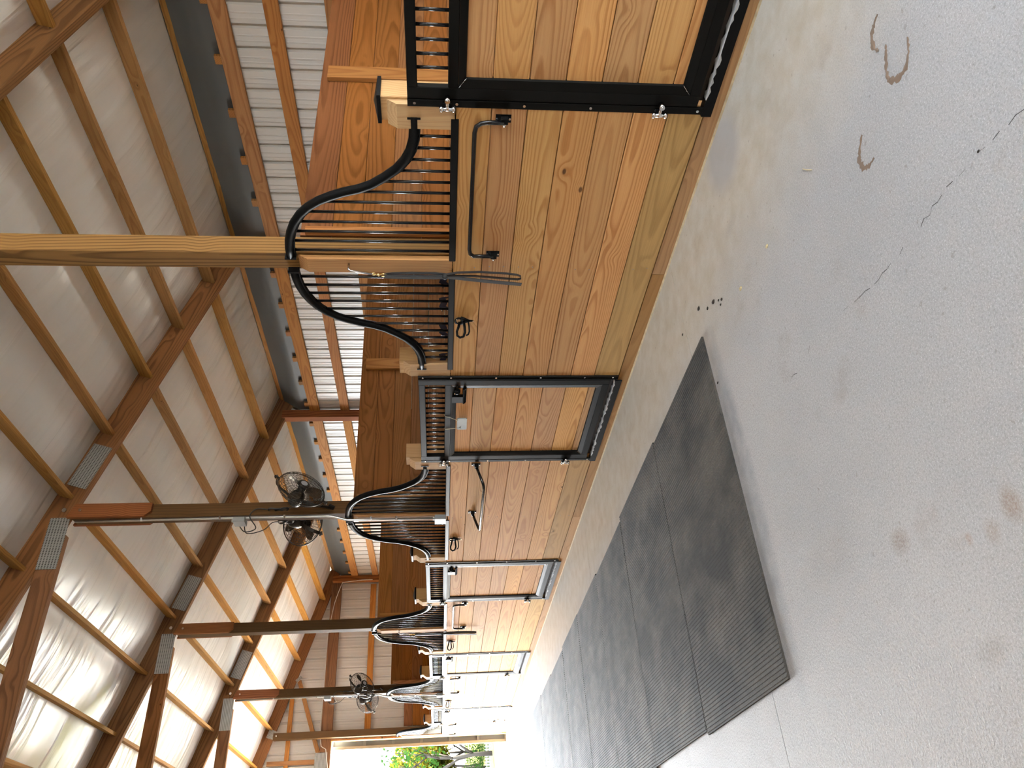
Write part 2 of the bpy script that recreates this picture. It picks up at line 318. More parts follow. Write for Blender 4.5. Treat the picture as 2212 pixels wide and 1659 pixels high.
# ------------------------------------------------------------------ mesh helpers
class MB:
    def __init__(s): s.v = []; s.f = []; s.sm = []
    def face(s, idx, smooth=False): s.f.append(idx); s.sm.append(smooth)
    def box(s, x0, x1, y0, y1, z0, z1):
        b = len(s.v)
        s.v += [(x, y, z) for x in (x0, x1) for y in (y0, y1) for z in (z0, z1)]
        for q in ((0, 1, 3, 2), (4, 6, 7, 5), (0, 4, 5, 1), (2, 3, 7, 6), (0, 2, 6, 4), (1, 5, 7, 3)): s.face(tuple(b + i for i in q))
        return s
    def prism(s, poly, axis, a, c):
        """poly: list of 2-D points in the plane of the two other axes (in x,y,z order); extruded along axis"""
        b = len(s.v); n = len(poly)
        def P(p, h):
            q = list(p); q.insert(axis, h); return tuple(q)
        s.v += [P(p, a) for p in poly] + [P(p, c) for p in poly]
        s.face(tuple(b + i for i in range(n))[::-1]); s.face(tuple(b + n + i for i in range(n)))
        for i in range(n):
            j = (i + 1) % n; s.face((b + i, b + j, b + n + j, b + n + i))
        return s
    def cham(s, axis, a, c, u0, u1, w0, w1, ch=0.004):
        """a bar along axis with eased long edges"""
        return s.prism([(u0 + ch, w0), (u1 - ch, w0), (u1, w0 + ch), (u1, w1 - ch), (u1 - ch, w1), (u0 + ch, w1), (u0, w1 - ch), (u0, w0 + ch)], axis, a, c)
    def tube(s, pts, r, n=8, closed=False, flat=None):
        pts = [Vector(p) for p in pts]; m = len(pts); b = len(s.v)
        t0 = (pts[1] - pts[0]).normalized()
        up = Vector((0, 0, 1)) if abs(t0.z) < 0.9 else Vector((1, 0, 0))
        nrm = (up - t0 * up.dot(t0)).normalized()
        for i, p in enumerate(pts):
            if closed: tg = (pts[(i + 1) % m] - pts[i - 1]).normalized()
            else: tg = (pts[min(i + 1, m - 1)] - pts[max(i - 1, 0)]).normalized()
            nrm = (nrm - tg * nrm.dot(tg)).normalized(); bn = tg.cross(nrm)
            ri = r[i] if isinstance(r, (list, tuple)) else r
            for k in range(n):
                a = 2 * PI * k / n
                s.v.append(tuple(p + nrm * (math.cos(a) * ri) + bn * (math.sin(a) * ri * (flat or 1.0))))
        for i in range(m if closed else m - 1):
            j = (i + 1) % m
            for k in range(n):
                l = (k + 1) % n; s.face((b + i * n + k, b + j * n + k, b + j * n + l, b + i * n + l), True)
        if not closed:
            s.face(tuple(b + k for k in range(n))); s.face(tuple(b + (m - 1) * n + k for k in range(n))[::-1])
        return s
    def ribbon(s, pts, wdir, wid, th):
        """flat strap along pts: wide along wdir, thin across"""
        pts = [Vector(p) for p in pts]; wd = Vector(wdir).normalized(); b = len(s.v); m = len(pts)
        for i, p in enumerate(pts):
            tg = (pts[min(i + 1, m - 1)] - pts[max(i - 1, 0)]).normalized(); nn = tg.cross(wd).normalized()
            for (a, c) in ((-1, -1), (1, -1), (1, 1), (-1, 1)): s.v.append(tuple(p + wd * (a * wid / 2) + nn * (c * th / 2)))
        for i in range(m - 1):
            for k in range(4):
                l = (k + 1) % 4; s.face((b + i * 4 + k, b + i * 4 + l, b + i * 4 + 4 + l, b + i * 4 + 4 + k))
        s.face((b, b + 3, b + 2, b + 1)); e_ = b + (m - 1) * 4; s.face((e_, e_ + 1, e_ + 2, e_ + 3))
        return s
    def cyl(s, p0, p1, r, n=10): return s.tube([p0, p1], r, n)
    def xform(s, mat, start=0):
        s.v[start:] = [tuple(mat @ Vector(p)) for p in s.v[start:]]; return s
    def mesh(s, name, mat):
        me = bpy.data.meshes.new(name); me.from_pydata(s.v, [], s.f)
        me.polygons.foreach_set('use_smooth', s.sm)
        if mat: me.materials.append(mat)
        me.update(); return me
    def build(s, name, mat, parent=None, loc=(0, 0, 0)):
        import bmesh
        me = s.mesh(name, M[mat] if isinstance(mat, str) else mat)
        bm = bmesh.new(); bm.from_mesh(me); bmesh.ops.recalc_face_normals(bm, faces=bm.faces); bm.to_mesh(me); bm.free()
        o = bpy.data.objects.new(name, me); COL.objects.link(o); o.parent = parent; o.location = loc
        return o

def link_mesh(name, me, parent, loc=(0, 0, 0)):
    o = bpy.data.objects.new(name, me); COL.objects.link(o); o.parent = parent; o.location = loc
    return o
_bc = {}
def board(name, p0, p1, wid, th, up, mat, parent=None, ch=0.003):
    """a board from p0 to p1 (centre line); local x = its length, wid along up, th across"""
    p0 = Vector(p0); p1 = Vector(p1); d = p1 - p0; L = d.length; x = d.normalized()
    u = Vector(up); u = (u - x * u.dot(x)).normalized(); z = x.cross(u)
    key = (round(L, 4), round(wid, 4), round(th, 4), mat, ch)
    if key not in _bc:
        mb = MB().cham(0, -L / 2, L / 2, -wid / 2, wid / 2, -th / 2, th / 2, ch)
        _bc[key] = mb.mesh(name, M[mat])
    o = bpy.data.objects.new(name, _bc[key]); COL.objects.link(o); o.parent = parent
    mt = Matrix((x, u, z)).transposed().to_4x4(); mt.translation = (p0 + p1) / 2
    o.matrix_local = mt
    return o
def empty(name, loc=(0, 0, 0)):
    o = bpy.data.objects.new(name, None); COL.objects.link(o); o.location = loc; o.empty_display_size = 0.1; return o
def thing(name, label, cat, loc=(0, 0, 0), group=None):
    return tag(empty(name, loc), label, cat, group)
def tag(o, label, cat, group=None):
    o['label'] = label; o['category'] = cat
    if group: o['group'] = group
    return o
def struct(name, loc=(0, 0, 0), label=None):
    o = empty(name, loc); o['kind'] = 'structure'
    if label: o['label'] = label
    return o
def copy_tree(o, parent=None):
    c = o.copy(); COL.objects.link(c)
    if parent is not None: c.parent = parent
    for ch in list(o.children): copy_tree(ch, c)
    return c
ORD = ['first', 'second', 'third', 'fourth', 'fifth', 'sixth', 'seventh', 'eighth', 'ninth', 'tenth', 'eleventh', 'twelfth']

# ------------------------------------------------------------------ dimensions (metres); x across the barn, y along the aisle, z up
PITCH = 3.66
PY = [3.57 + PITCH * k for k in range(-2, 5)]        # main post lines; index 2 is the first one in view
DOORC = [1.745 + PITCH * k + (0 if k < 2 else 0.0) for k in range(-1, 5)]
AX = -1.83                                           # aisle centre line
YN, YF = -2.0, 18.42                                # end walls
XW = 3.70                                            # outer wall plane
def zroof(x): return 5.33 - 0.3166 * (x if x >= AX else 2 * AX - x)      # film plane
def zraft(x): return 5.065 - 0.3166 * (x if x >= AX else 2 * AX - x)     # underside of the rafters
def mx(x): return 2 * AX - x

# ------------------------------------------------------------------ floor
floor = struct('floor', label='grey broomed concrete aisle floor')
cuts = [YN - 0.2, 3.53, 7.19, 10.85, 14.51, 18.6]
for i in range(5):
    MB().prism([(-3.74, cuts[i] + 0.002), (0.05, cuts[i] + 0.002), (0.05, cuts[i + 1] - 0.002), (-3.74, cuts[i + 1] - 0.002)], 2, -0.12, 0.0).build('slab', 'concrete', floor)
MB().box(-3.74, 0.05, YN, 18.6, -0.13, -0.006).build('joint_filler', 'clod', floor)
bed = MB()
bed.box(0.05, XW, YN, YF, -0.15, -0.02); bed.box(mx(XW), -3.74, YN, YF, -0.15, -0.02)
bed.build('bedding', 'dirt', floor)['kind'] = 'stuff'
crack = MB()
cp = [(-1.80, 0.95), (-1.766, 1.10), (-1.72, 1.28), (-1.702, 1.448), (-1.70, 1.596), (-1.688, 1.753), (-1.661, 1.92), (-1.598, 2.147), (-1.566, 2.30), (-1.59, 2.45), (-1.577, 2.606)]
pts = []
for (a, c) in zip(cp[:-1], cp[1:]):
    for k in range(6):
        f = k / 6; pts.append((a[0] + (c[0] - a[0]) * f + random.uniform(-.008, .008), a[1] + (c[1] - a[1]) * f))
for i in range(len(pts) - 1):
    if random.random() < 0.38: continue
    w0 = random.uniform(0.0004, 0.0014)
    (x0, y0), (x1, y1) = pts[i], pts[i + 1]; b0 = len(crack.v)
    crack.v += [(x0 - w0, y0, 0.0006), (x0 + w0, y0, 0.0006), (x1 + w0, y1, 0.0006), (x1 - w0, y1, 0.0006)]; crack.face((b0, b0 + 1, b0 + 2, b0 + 3))
crack.build('crack', 'clod', floor)

# ------------------------------------------------------------------ stall fronts: planks between the doors
aisle = struct('wall_aisle', label='stall front wall of horizontal pine planks')
LZ = [0.096, 0.2877, 0.4712, 0.6547, 0.8382, 1.0217, 1.2052, 1.3887]
for k in range(0, 6):
    y0 = DOORC[0] + PITCH * (k) + 0.658; y1 = y0 + PITCH - 1.316
    if k == 4: y1 = 18.29
    if k == 5 or y0 > 18: continue
    for i in range(7):
        jit = random.uniform(-0.0025, 0.0025)
        board('plank', (0.019 + jit, y0, (LZ[i] + LZ[i + 1]) / 2), (0.019 + jit, y1, (LZ[i] + LZ[i + 1]) / 2), LZ[i + 1] - LZ[i] - 0.0045, 0.038, (0, 0, 1), 'treated' if i == 0 else 'plank', aisle, 0.003)
# the foot boards run on below the doors and are butted at the posts
for k in range(0, 6):
    a = PY[1] + PITCH * (k - 1) + 0.06 ; b_ = a + PITCH - 0.004
    a = max(a, YN + 0.02); b_ = min(b_, 18.29)
    if b_ - a > 0.3: board('kick_board', (0.022, a, 0.046), (0.022, b_, 0.046), 0.090, 0.034, (0, 0, 1), 'kick', aisle, 0.004)
MB().prism([(-0.003, 0.0), (0.02, 0.0), (0.02, 0.012), (0.003, 0.009)], 1, YN, 18.3).build('trim_1', 'caulk', aisle)
for k in range(2, 7):                                  # nail heads where the planks cross a post
    mb = MB()
    for i in range(7):
        for dz in (0.045, 0.135):
            for s_ in (0,):
                z = LZ[i] + dz; y = PY[k] + random.uniform(-.012, .012)
                mb.cyl((-0.0015, y, z), (0.002, y, z), 0.0035, 6)
    mb.build('nail_heads', 'box', aisle)['kind'] = 'stuff'
# ------------------------------------------------------------------ main posts of the aisle
def main_post(i):
    Y = PY[i]; k = i - 2
    lab = ['tall timber post between the two stalls nearest the camera, pale and uncut at the top', 'tall timber post carrying the bigger pair of cage fans',
           'tall timber post with a lead strap hanging, between the two fan posts', 'tall timber post carrying the smaller far pair of cage fans', 'tall timber post standing by the open end door']
    t = thing('timber_post', lab[k] if k >= 0 else 'tall timber post behind the camera, post number %s' % ('one', 'two')[i], 'post', (0.11, Y, 0.0), 'aisle posts')
    up = 'near_post' if k == 0 else 'brown_post'
    MB().cham(2, 0.0, 5.005, -0.07, 0.07, -0.07, 0.07, 0.005).build('post', up, t)
    # 2x face board between the two grilles, its head cut on the slant
    fb = MB().prism([(-0.11, 1.392), (-0.072, 1.392), (-0.072, 2.335), (-0.11, 2.275)], 1, -0.058, 0.056)
    fb.build('face_board', 'face', t)
    for s_ in ((-1, 1) if i < 6 else ()):
        y0 = s_ * 0.07; y1 = s_ * 0.108
        MB().prism([(-0.07, 4.33), (-0.02, 4.27), (0.07, 4.27), (0.07, zraft(0.18) - 0.02), (-0.07, zraft(0.04) - 0.005)], 1, min(y0, y1), max(y0, y1)).build('cleat', 'red_cleat', t)
    b = MB(); b.cyl((0, -0.125, 4.93), (0, -0.1, 4.93), 0.014, 8); b.build('bolt_head', 'zinc', t)
    return t
for i in range(1, 7): main_post(i)

# ------------------------------------------------------------------ door posts
def door_post(c, s_, label, cap):
    """s_ -1: nearer jamb, +1: farther jamb; stands just outside the door frame"""
    Y = c + s_ * 0.70
    t = thing('door_post', label, 'post', (0.0, Y, 0.0), 'short posts beside the stall doors')
    a, b_ = sorted((-s_ * 0.045, s_ * 0.10))
    fb = MB().prism([(0.0, 1.392), (0.038, 1.392), (0.038, 1.735), (0.0, 1.685)], 1, a, b_)
    fb.build('face_board', 'tan_post', t)
    a2, b2 = sorted((-s_ * 0.06, s_ * 0.08))
    MB().cham(2, 0.0, 1.765, 0.039, 0.18, a2, b2, 0.004).build('post', 'tan_post', t)
    if cap:
        cy = (a2 + b2) / 2; hw = 0.082
        m = MB(); m.box(0.027, 0.192, cy - hw, cy + hw, 1.766, 1.784)
        b0 = len(m.v)
        m.v += [(0.027, cy - hw, 1.784), (0.192, cy - hw, 1.784), (0.192, cy + hw, 1.784), (0.027, cy + hw, 1.784), (0.11, cy, 1.806)]
        for q in ((0, 1, 4), (1, 2, 4), (2, 3, 4), (3, 0, 4)): m.face(tuple(b0 + i for i in q))
        m.build('post_cap', 'black', t)
    return t
for k in range(0, 6):
    c = DOORC[k]
    for s_ in (-1, 1):
        lab = '%s short post on the %s side of the %s stall door' % ('bare-topped' if k == 2 else 'black-capped', 'latch' if s_ < 0 else 'hinge', ORD[k - 1])
        if k >= 1: door_post(c, s_, lab, k != 2)

# ------------------------------------------------------------------ stall doors
def make_door():
    t = thing('stall_door', '', 'door', (0, 0, 0), 'stall doors')
    for s_ in (-1, 1):                                   # jamb channels screwed on the wall
        a, b_ = sorted((s_ * 0.617, s_ * 0.660))
        j = MB(); j.box(-0.007, -0.0005, a, b_, 0.098, 1.630); j.box(-0.013, -0.007, *sorted((s_ * 0.617, s_ * 0.622)), 0.098, 1.630)
        jo = j.build('jamb', 'black_trim', t)
        for z in (1.595, 1.383, 1.042, 0.701, 0.36, 0.14):
            MB().cyl((-0.0105, s_ * 0.640, z), (-0.006, s_ * 0.640, z), 0.0075, 8).build('screw', 'zinc', jo)
    f = MB(); x0, x1 = -0.012, 0.026
    f.cham(2, 0.152, 1.629, x0, x1, -0.612, -0.546, 0.004); f.cham(2, 0.152, 1.629, x0, x1, 0.546, 0.612, 0.004)
    f.cham(1, -0.546, 0.546, x0, x1, 1.579, 1.629, 0.004); f.cham(1, -0.546, 0.546, x0, x1, 1.378, 1.428, 0.004); f.cham(1, -0.546, 0.546, x0, x1, 0.152, 0.207, 0.004)
    f.build('leaf_frame', 'black_trim', t)
    # bevelled inner trim round the planks
    tr = MB()
    yi, yo = 0.497, 0.546; zi0, zi1, zo0, zo1 = 0.250, 1.339, 0.207, 1.378
    prof = [(-0.010, 0.0), (-0.001, 1.0), (0.02, 1.0), (0.02, 0.0)]
    b0 = 0
    for (x, f_) in ((-0.0115, 0.0), (-0.0115, 0.08), (-0.004, 0.92), (0.004, 1.0), (0.02, 1.0)):
        y = yo + (yi - yo) * f_; z0 = zo0 + (zi0 - zo0) * f_; z1 = zo1 + (zi1 - zo1) * f_
        tr.v += [(x, -y, z0), (x, y, z0), (x, y, z1), (x, -y, z1)]
    for r in range(4):
        for q in range(4):
            p = (q + 1) % 4; tr.face((r * 4 + q, r * 4 + p, r * 4 + 4 + p, r * 4 + 4 + q))
    tr.build('inner_trim', 'black_trim', t)
    mit = MB()
    for (ya, za, yb, zb) in ((-yo, zo0, -yi, zi0), (yo, zo0, yi, zi0), (-yo, zo1, -yi, zi1), (yo, zo1, yi, zi1)):
        mit.tube([(-0.0118, ya, za), (-0.0045, yb, zb)], 0.0012, 4)
    mit.build('mitre_weld', 'chrome', t)
    zl = [0.225, 0.3005, 0.482, 0.6635, 0.845, 1.0265, 1.208, 1.365]
    for a, b_ in zip(zl[:-1], zl[1:]):
        board('plank', (0.026, -0.51, (a + b_) / 2), (0.026, 0.51, (a + b_) / 2), b_ - a - 0.004, 0.036, (0, 0, 1), 'plank', t, 0.003)
    for i in range(14):
        y = -0.49 + 0.0724 * i
        MB().cyl((0.008, y, 1.42), (0.008, y, 1.586), 0.0085, 10).build('bar', 'bar', t)
    # latch: a steel box let into the corner of the trim with a round plunger knob
    la = MB()
    la.box(-0.022, 0.004, -0.500, -0.320, 1.268, 1.288); la.box(-0.022, 0.004, -0.400, -0.320, 1.288, 1.372)
    la.prism([(-0.022, 1.288), (-0.030, 1.288), (-0.012, 1.262), (0.004, 1.262), (0.004, 1.268), (-0.022, 1.268)], 1, -0.51, -0.315)
    lo = la.build('latch_box', 'black', t)
    k = MB(); k.cyl((-0.014, -0.546, 1.333), (-0.014, -0.47, 1.333), 0.0085, 10)
    for (yy, rr) in ((0, 0),): pass
    k.tube([(-0.014, -0.487, 1.333), (-0.014, -0.482, 1.333), (-0.014, -0.468, 1.333), (-0.014, -0.453, 1.333), (-0.014, -0.447, 1.333)], [0.010, 0.021, 0.026, 0.021, 0.010], 14)
    k.build('plunger_knob', 'black', lo)
    MB().cyl((-0.026, -0.452, 1.352), (-0.022, -0.446, 1.352), 0.005, 6).build('plunger_tip', 'chrome', lo)
    for z in (1.431, 0.343):                             # two bright bolt hinges
        h = MB()
        h.cyl((-0.052, 0.598, z), (-0.012, 0.598, z), 0.013, 12); h.cyl((-0.058, 0.598, z), (-0.052, 0.598, z), 0.009, 10)
        h.cyl((-0.030, 0.598, z), (-0.030, 0.662, z), 0.009, 10)
        h.cyl((-0.030, 0.655, z - 0.034), (-0.030, 0.655, z + 0.034), 0.011, 12)
        h.tube([(-0.030, 0.655, z - 0.040), (-0.030, 0.655, z - 0.034), (-0.030, 0.655, z - 0.024)], [0.012, 0.017, 0.017], 10)
        h.tube([(-0.030, 0.655, z + 0.024), (-0.030, 0.655, z + 0.034), (-0.030, 0.655, z + 0.040)], [0.017, 0.017, 0.012], 10)
        ho = h.build('hinge', 'chrome', t)
        MB().box(-0.020, -0.004, 0.632, 0.676, z - 0.022, z + 0.022).build('hinge_plate', 'black', ho)
    th = MB(); th.prism([(-0.013, 0.062), (-0.007, 0.062), (-0.007, 0.106), (0.03, 0.112), (0.03, 0.118), (-0.013, 0.114)], 1, -0.605, 0.668)
    tho = th.build('threshold', 'black', t)
    pe = MB(); b0 = 0; n = 46
    for i in range(n + 1):
        y = -0.59 + 1.16 * i / n; a = 0.1155 + 0.0005; 
        dep = 0.030 + 0.012 * math.sin(i * 1.7) + random.uniform(-.008, .008)
        pe.v += [(-0.0135, y, 0.1150 - max(0.0, random.uniform(-.01, .012))), (-0.0138, y, 0.1165), (-0.012 + dep, y, 0.1195)]
    for i in range(n):
        q = i * 3; pe.face((q, q + 3, q + 4, q + 1)); pe.face((q + 1, q + 4, q + 5, q + 2))
    pe.build('worn_strip', 'peeled', tho)
    MB().box(0.03, 0.036, -0.6, 0.6, 0.095, 0.21).build('rubber_sweep', 'clod', t)
    return t
door0 = make_door()
DL = ['stall door nearest the camera, its top and one side cut off by the frame', 'stall door with the small grey tag hanging on it',
      'third stall door from the camera, pale knotty planks in grey lit frame', 'fourth stall door from the camera, next after the far lead strap', 'fifth and last stall door, beside the open barn end']
for k in range(1, 6):
    d = door0 if k == 1 else copy_tree(door0)
    d.location = (0, DOORC[k], 0); d['label'] = DL[k - 1]

# ------------------------------------------------------------------ grilles: half-heart bars either side of each post
PROF = [(0.062, 2.374), (0.13, 2.372), (0.20, 2.362), (0.27, 2.342), (0.34, 2.312), (0.405, 2.270), (0.46, 2.218), (0.51, 2.150), (0.545, 2.080), (0.575, 2.005), (0.600, 1.92),
        (0.635, 1.845), (0.685, 1.775), (0.745, 1.705), (0.81, 1.656), (0.875, 1.625), (0.95, 1.606), (1.03, 1.600), (1.095, 1.600)]
def prof_z(d):
    for (a, za), (b_, zb) in zip(PROF[:-1], PROF[1:]):
        if a <= d <= b_: return za + (zb - za) * (d - a) / (b_ - a)
    return PROF[-1][1]
def make_grille(s_):
    t = thing('stall_grille', '', 'grille', (0, 0, 0), 'curved bar grilles over the plank wall')
    m = MB(); m.tube([(0.02, s_ * d, z) for d, z in PROF], 0.027, 12)
    m.build('top_rail', 'black', t)
    fl = MB(); fl.ribbon([(0.02, s_ * d, z - 0.030) for d, z in PROF], (1, 0, 0), 0.030, 0.006); fl.build('bar_strip', 'black', t)
    a, b_ = sorted((s_ * 0.058, s_ * 1.09)); MB().cham(1, a, b_, -0.008, 0.040, 1.371, 1.411, 0.004).build('bottom_rail', 'black', t)
    d = 0.118
    while d < 1.09:
        z = prof_z(d) - 0.02
        MB().cyl((0.02, s_ * d, 1.405), (0.02, s_ * d, z), 0.0088, 10).build('bar', 'bar', t)
        d += 0.0772
    for dd in (0.062, 1.09):
        MB().box(-0.006, 0.046, *sorted((s_ * (dd - 0.006), s_ * (dd + 0.004))), prof_z(dd) - 0.034, prof_z(dd) + 0.034).build('end_plate', 'black', t)
    return t
gr = {1: make_grille(1), -1: make_grille(-1)}; used = set()
for i in range(2, 7):
    for s_ in (-1, 1):
        if PY[i] + s_ * 1.1 > 18.3 or (i == 1 and s_ < 0): continue
        g_ = gr[s_] if s_ not in used else copy_tree(gr[s_]); used.add(s_)
        g_.location = (0, PY[i], 0)
        side = 'rising from the %s door towards' % ORD[i - 2] if s_ < 0 else 'falling from'
        g_['label'] = 'curved black bar grille %s the %s tall post' % (side, ORD[i - 2])

# ------------------------------------------------------------------ blanket bars
def make_bar(mode):
    t = thing('blanket_bar', '', 'rack', (0, 0, 0), 'swinging blanket bars')
    A, B = -1.105, -0.125                                   # bracket places measured from the post line
    for y, nm in ((A, 1), (B, -1)):
        b = MB(); b.box(-0.006, 0.0, y - 0.022, y + 0.022, 1.103, 1.183); b.box(-0.034, -0.006, y - 0.016, y + 0.016, 1.120, 1.156)
        bo = b.build('bracket', 'black', t)
        MB().cyl((-0.022, y + 0.014, 1.138), (-0.022, y + 0.034, 1.138), 0.011, 8).build('pivot_nut', 'chrome', bo)
        for z in (1.110, 1.176): MB().cyl((-0.010, y, z), (-0.006, y, z), 0.006, 8).build('screw', 'zinc', bo)
    if mode == 'up': path = [(-0.026, A + .01, 1.14), (-0.026, A + .01, 1.225), (-0.026, A + .016, 1.255), (-0.026, A + .036, 1.281), (-0.026, A + .075, 1.289), (-0.026, A + .2, 1.289), (-0.026, B - .06, 1.289), (-0.026, B - .02, 1.283), (-0.026, B, 1.262), (-0.026, B, 1.23), (-0.026, B, 1.14)]
    elif mode == 'down':
        path = [(-0.03, A + .01, 1.136), (-0.11, A + .01, 1.110), (-0.17, A + .014, 1.090), (-0.20, A + .03, 1.080), (-0.212, A + .07, 1.076), (-0.212, A + .3, 1.076), (-0.212, B - .06, 1.076), (-0.205, B - .02, 1.078), (-0.18, B - .004, 1.086), (-0.11, B, 1.110), (-0.03, B, 1.136)]
    MB().tube(path, 0.0125, 10).build('bar', 'bar', t)
    return t
bu = make_bar('up'); bd = make_bar('down'); first = True
BL = ['black blanket bar folded up beside the nearest stall door', 'black blanket bar swung out from the wall after the tagged door', 'black blanket bar folded up after the third stall door', 'black blanket bar folded up after the fourth stall door', 'black blanket bar folded up by the last door at the barn end']
for i in range(2, 7):
    if i == 3: t = bd
    else:
        t = bu if first else copy_tree(bu); first = False
    t.location = (0, PY[i], 0); t['label'] = BL[i - 2]

# ------------------------------------------------------------------ bridle hooks
def make_hook():
    t = thing('bridle_hook', '', 'hook', (0, 0, 0), 'black bridle hooks')
    p = MB()
    ring = [(-0.012, 0.030 * math.cos(a) - 0.002, 1.338 + 0.024 * math.sin(a)) for a in [2 * PI * k / 18 for k in range(18)]]
    p.tube(ring, 0.0075, 8, True); p.tube([(-0.008, 0.026, 1.325), (-0.010, 0.004, 1.300), (-0.010, -0.004, 1.27), (-0.010, -0.004, 1.245)], [0.012, 0.014, 0.008, 0.006], 8)
    p.tube([(-0.008, -0.03, 1.325), (-0.010, -0.018, 1.300), (-0.010, -0.004, 1.27)], [0.012, 0.012, 0.008], 8)
    po = p.build('back_plate', 'black', t)
    for (y, z) in ((-0.024, 1.352), (0.024, 1.352), (-0.004, 1.240)): MB().cyl((-0.020, y, z), (-0.008, y, z), 0.0065, 8).build('screw', 'chrome', po)
    h = MB(); h.tube([(-0.01, 0.0, 1.305), (-0.05, 0.010, 1.300), (-0.085, 0.026, 1.297), (-0.115, 0.036, 1.308), (-0.125, 0.036, 1.332), (-0.112, 0.030, 1.350), (-0.085, 0.020, 1.352), (-0.05, 0.008, 1.340), (-0.02, 0.0, 1.335)], 0.0085, 10)
    h.build('upper_loop', 'black', t)
    h2 = MB(); h2.tube([(-0.01, -0.002, 1.275), (-0.05, 0.004, 1.270), (-0.085, 0.018, 1.268), (-0.105, 0.026, 1.276), (-0.112, 0.028, 1.290)], 0.0055, 8)
    h2.build('lower_prong', 'black', t)
    return t
hk0 = make_hook()
HL = ['black bridle hook on the planks between the near lead strap and tagged door', 'black bridle hook on the wall past the outlet box of the bigger fans', 'black bridle hook on the wall just past the far lead strap', 'black bridle hook on the bright wall before the last stall door']
for i in range(2, 6):
    t = hk0 if i == 2 else copy_tree(hk0); t.location = (0, PY[i] + 0.52, 0); t['label'] = HL[i - 2]

# ------------------------------------------------------------------ lead straps on eye bolts
def make_strap():
    t = thing('lead_strap', '', 'strap', (0, 0, 0), 'leather lead straps')
    e1 = MB(); e1.tube([(0.0, -0.03, 2.028), (-0.045, -0.030, 2.028), (-0.054, -0.026, 2.015), (-0.054, -0.018, 1.985), (-0.054, 0.0, 1.885)], 0.007, 8)
    e1.build('hook_bolt', 'zinc', t)
    sn = MB()
    sn.tube([(-0.054, 0.008 * math.cos(a), 1.875 + 0.013 * math.sin(a)) for a in [2 * PI * k / 10 for k in range(10)]], 0.003, 6, True)
    sn.tube([(-0.054, 0.004, 1.862), (-0.056, 0.006, 1.845), (-0.054, 0.008, 1.830)], [0.007, 0.010, 0.006], 8)
    sn.tube([(-0.054, 0.010 + 0.011 * math.cos(a), 1.815 + 0.018 * math.sin(a)) for a in [2 * PI * k / 12 for k in range(12)]], 0.0042, 6, True)
    sn.tube([(-0.056, 0.022, 1.81), (-0.056, 0.030, 1.78), (-0.056, 0.026, 1.765)], 0.004, 6)
    sn.build('snap', 'brass', t)
    s1 = MB()
    for (dy, dx, ph) in ((-0.012, 0.0, 0.0), (0.0, -0.010, 0.6), (0.012, -0.002, 1.1), (0.004, -0.018, 1.7)):
        s1.ribbon([(-0.052 + dx, 0.010 + dy * f1, z) for (f1, z) in ((0.3, 1.812), (0.9, 1.77), (1.3, 1.70), (1.5, 1.60), (1.4, 1.50), (0.6, 1.435))], (0, 1, 0.15), 0.020, 0.004)
    s1.build('folded_strap', 'strap', t)
    kn = MB(); kn.tube([(-0.058, 0.012, 1.452), (-0.060, 0.012, 1.437), (-0.058, 0.010, 1.420)], [0.014, 0.022, 0.014], 10); kn.build('tie', 'strap', t)
    lp = MB()
    lp.ribbon([(-0.055, 0.000, 1.43), (-0.050, -0.014, 1.36), (-0.045, -0.016, 1.22), (-0.045, -0.004, 1.05), (-0.045, 0.006, 0.985), (-0.046, 0.018, 0.958), (-0.048, 0.036, 0.955), (-0.050, 0.044, 0.975), (-0.050, 0.036, 1.06), (-0.052, 0.014, 1.25), (-0.058, 0.008, 1.43)], (0.9, 0.3, 0), 0.022, 0.004)
    lp.build('hanging_loop', 'strap', t)
    l2 = MB(); l2.ribbon([(-0.062, 0.014, 1.43), (-0.066, 0.024, 1.33), (-0.066, 0.040, 1.22), (-0.064, 0.058, 1.10), (-0.062, 0.078, 0.950)], (0, 1, 0.2), 0.026, 0.005)
    l2.build('strap_tail', 'strap', t)
    return t
st0 = make_strap(); st0.location = (0, PY[2] + 0.01, 0); st0['label'] = 'black leather lead strap hung by a brass snap on the nearest tall post'
st1 = copy_tree(st0); st1.location = (0, PY[4] - 0.03, 0); st1['label'] = 'black lead strap on the post between the two fan posts, overlapping bright wall'

# ------------------------------------------------------------------ navy strap ends buckled round the first falling grille's rail
for n_, (y0, y1) in enumerate(((3.665, 3.79), (3.915, 4.03), (4.19, 4.315), (4.535, 4.66))):
    t = thing('bucket_strap', 'navy webbing strap buckled behind the bottom rail of the grille, %s from the tall post' % ORD[n_], 'strap', (0.05, y0, 1.38), 'navy straps on the grille rail')
    L = y1 - y0
    MB().ribbon([(0.0, 0.0, 0.05), (0.006, L * 0.15, 0.072), (0.008, L * 0.5, 0.058), (0.006, L * 0.85, 0.070), (0.0, L, 0.045)], (0, 0.1, 1), 0.045, 0.006).build('webbing', 'navy', t)
    bk = MB()
    for z in (0.036, 0.078): bk.tube([(-0.008, L, z), (-0.008, L + 0.022, z - 0.012)], 0.004, 6)
    bk.tube([(-0.008, L, 0.036), (-0.008, L, 0.078)], 0.004, 6); bk.build('buckle', 'chrome', t)

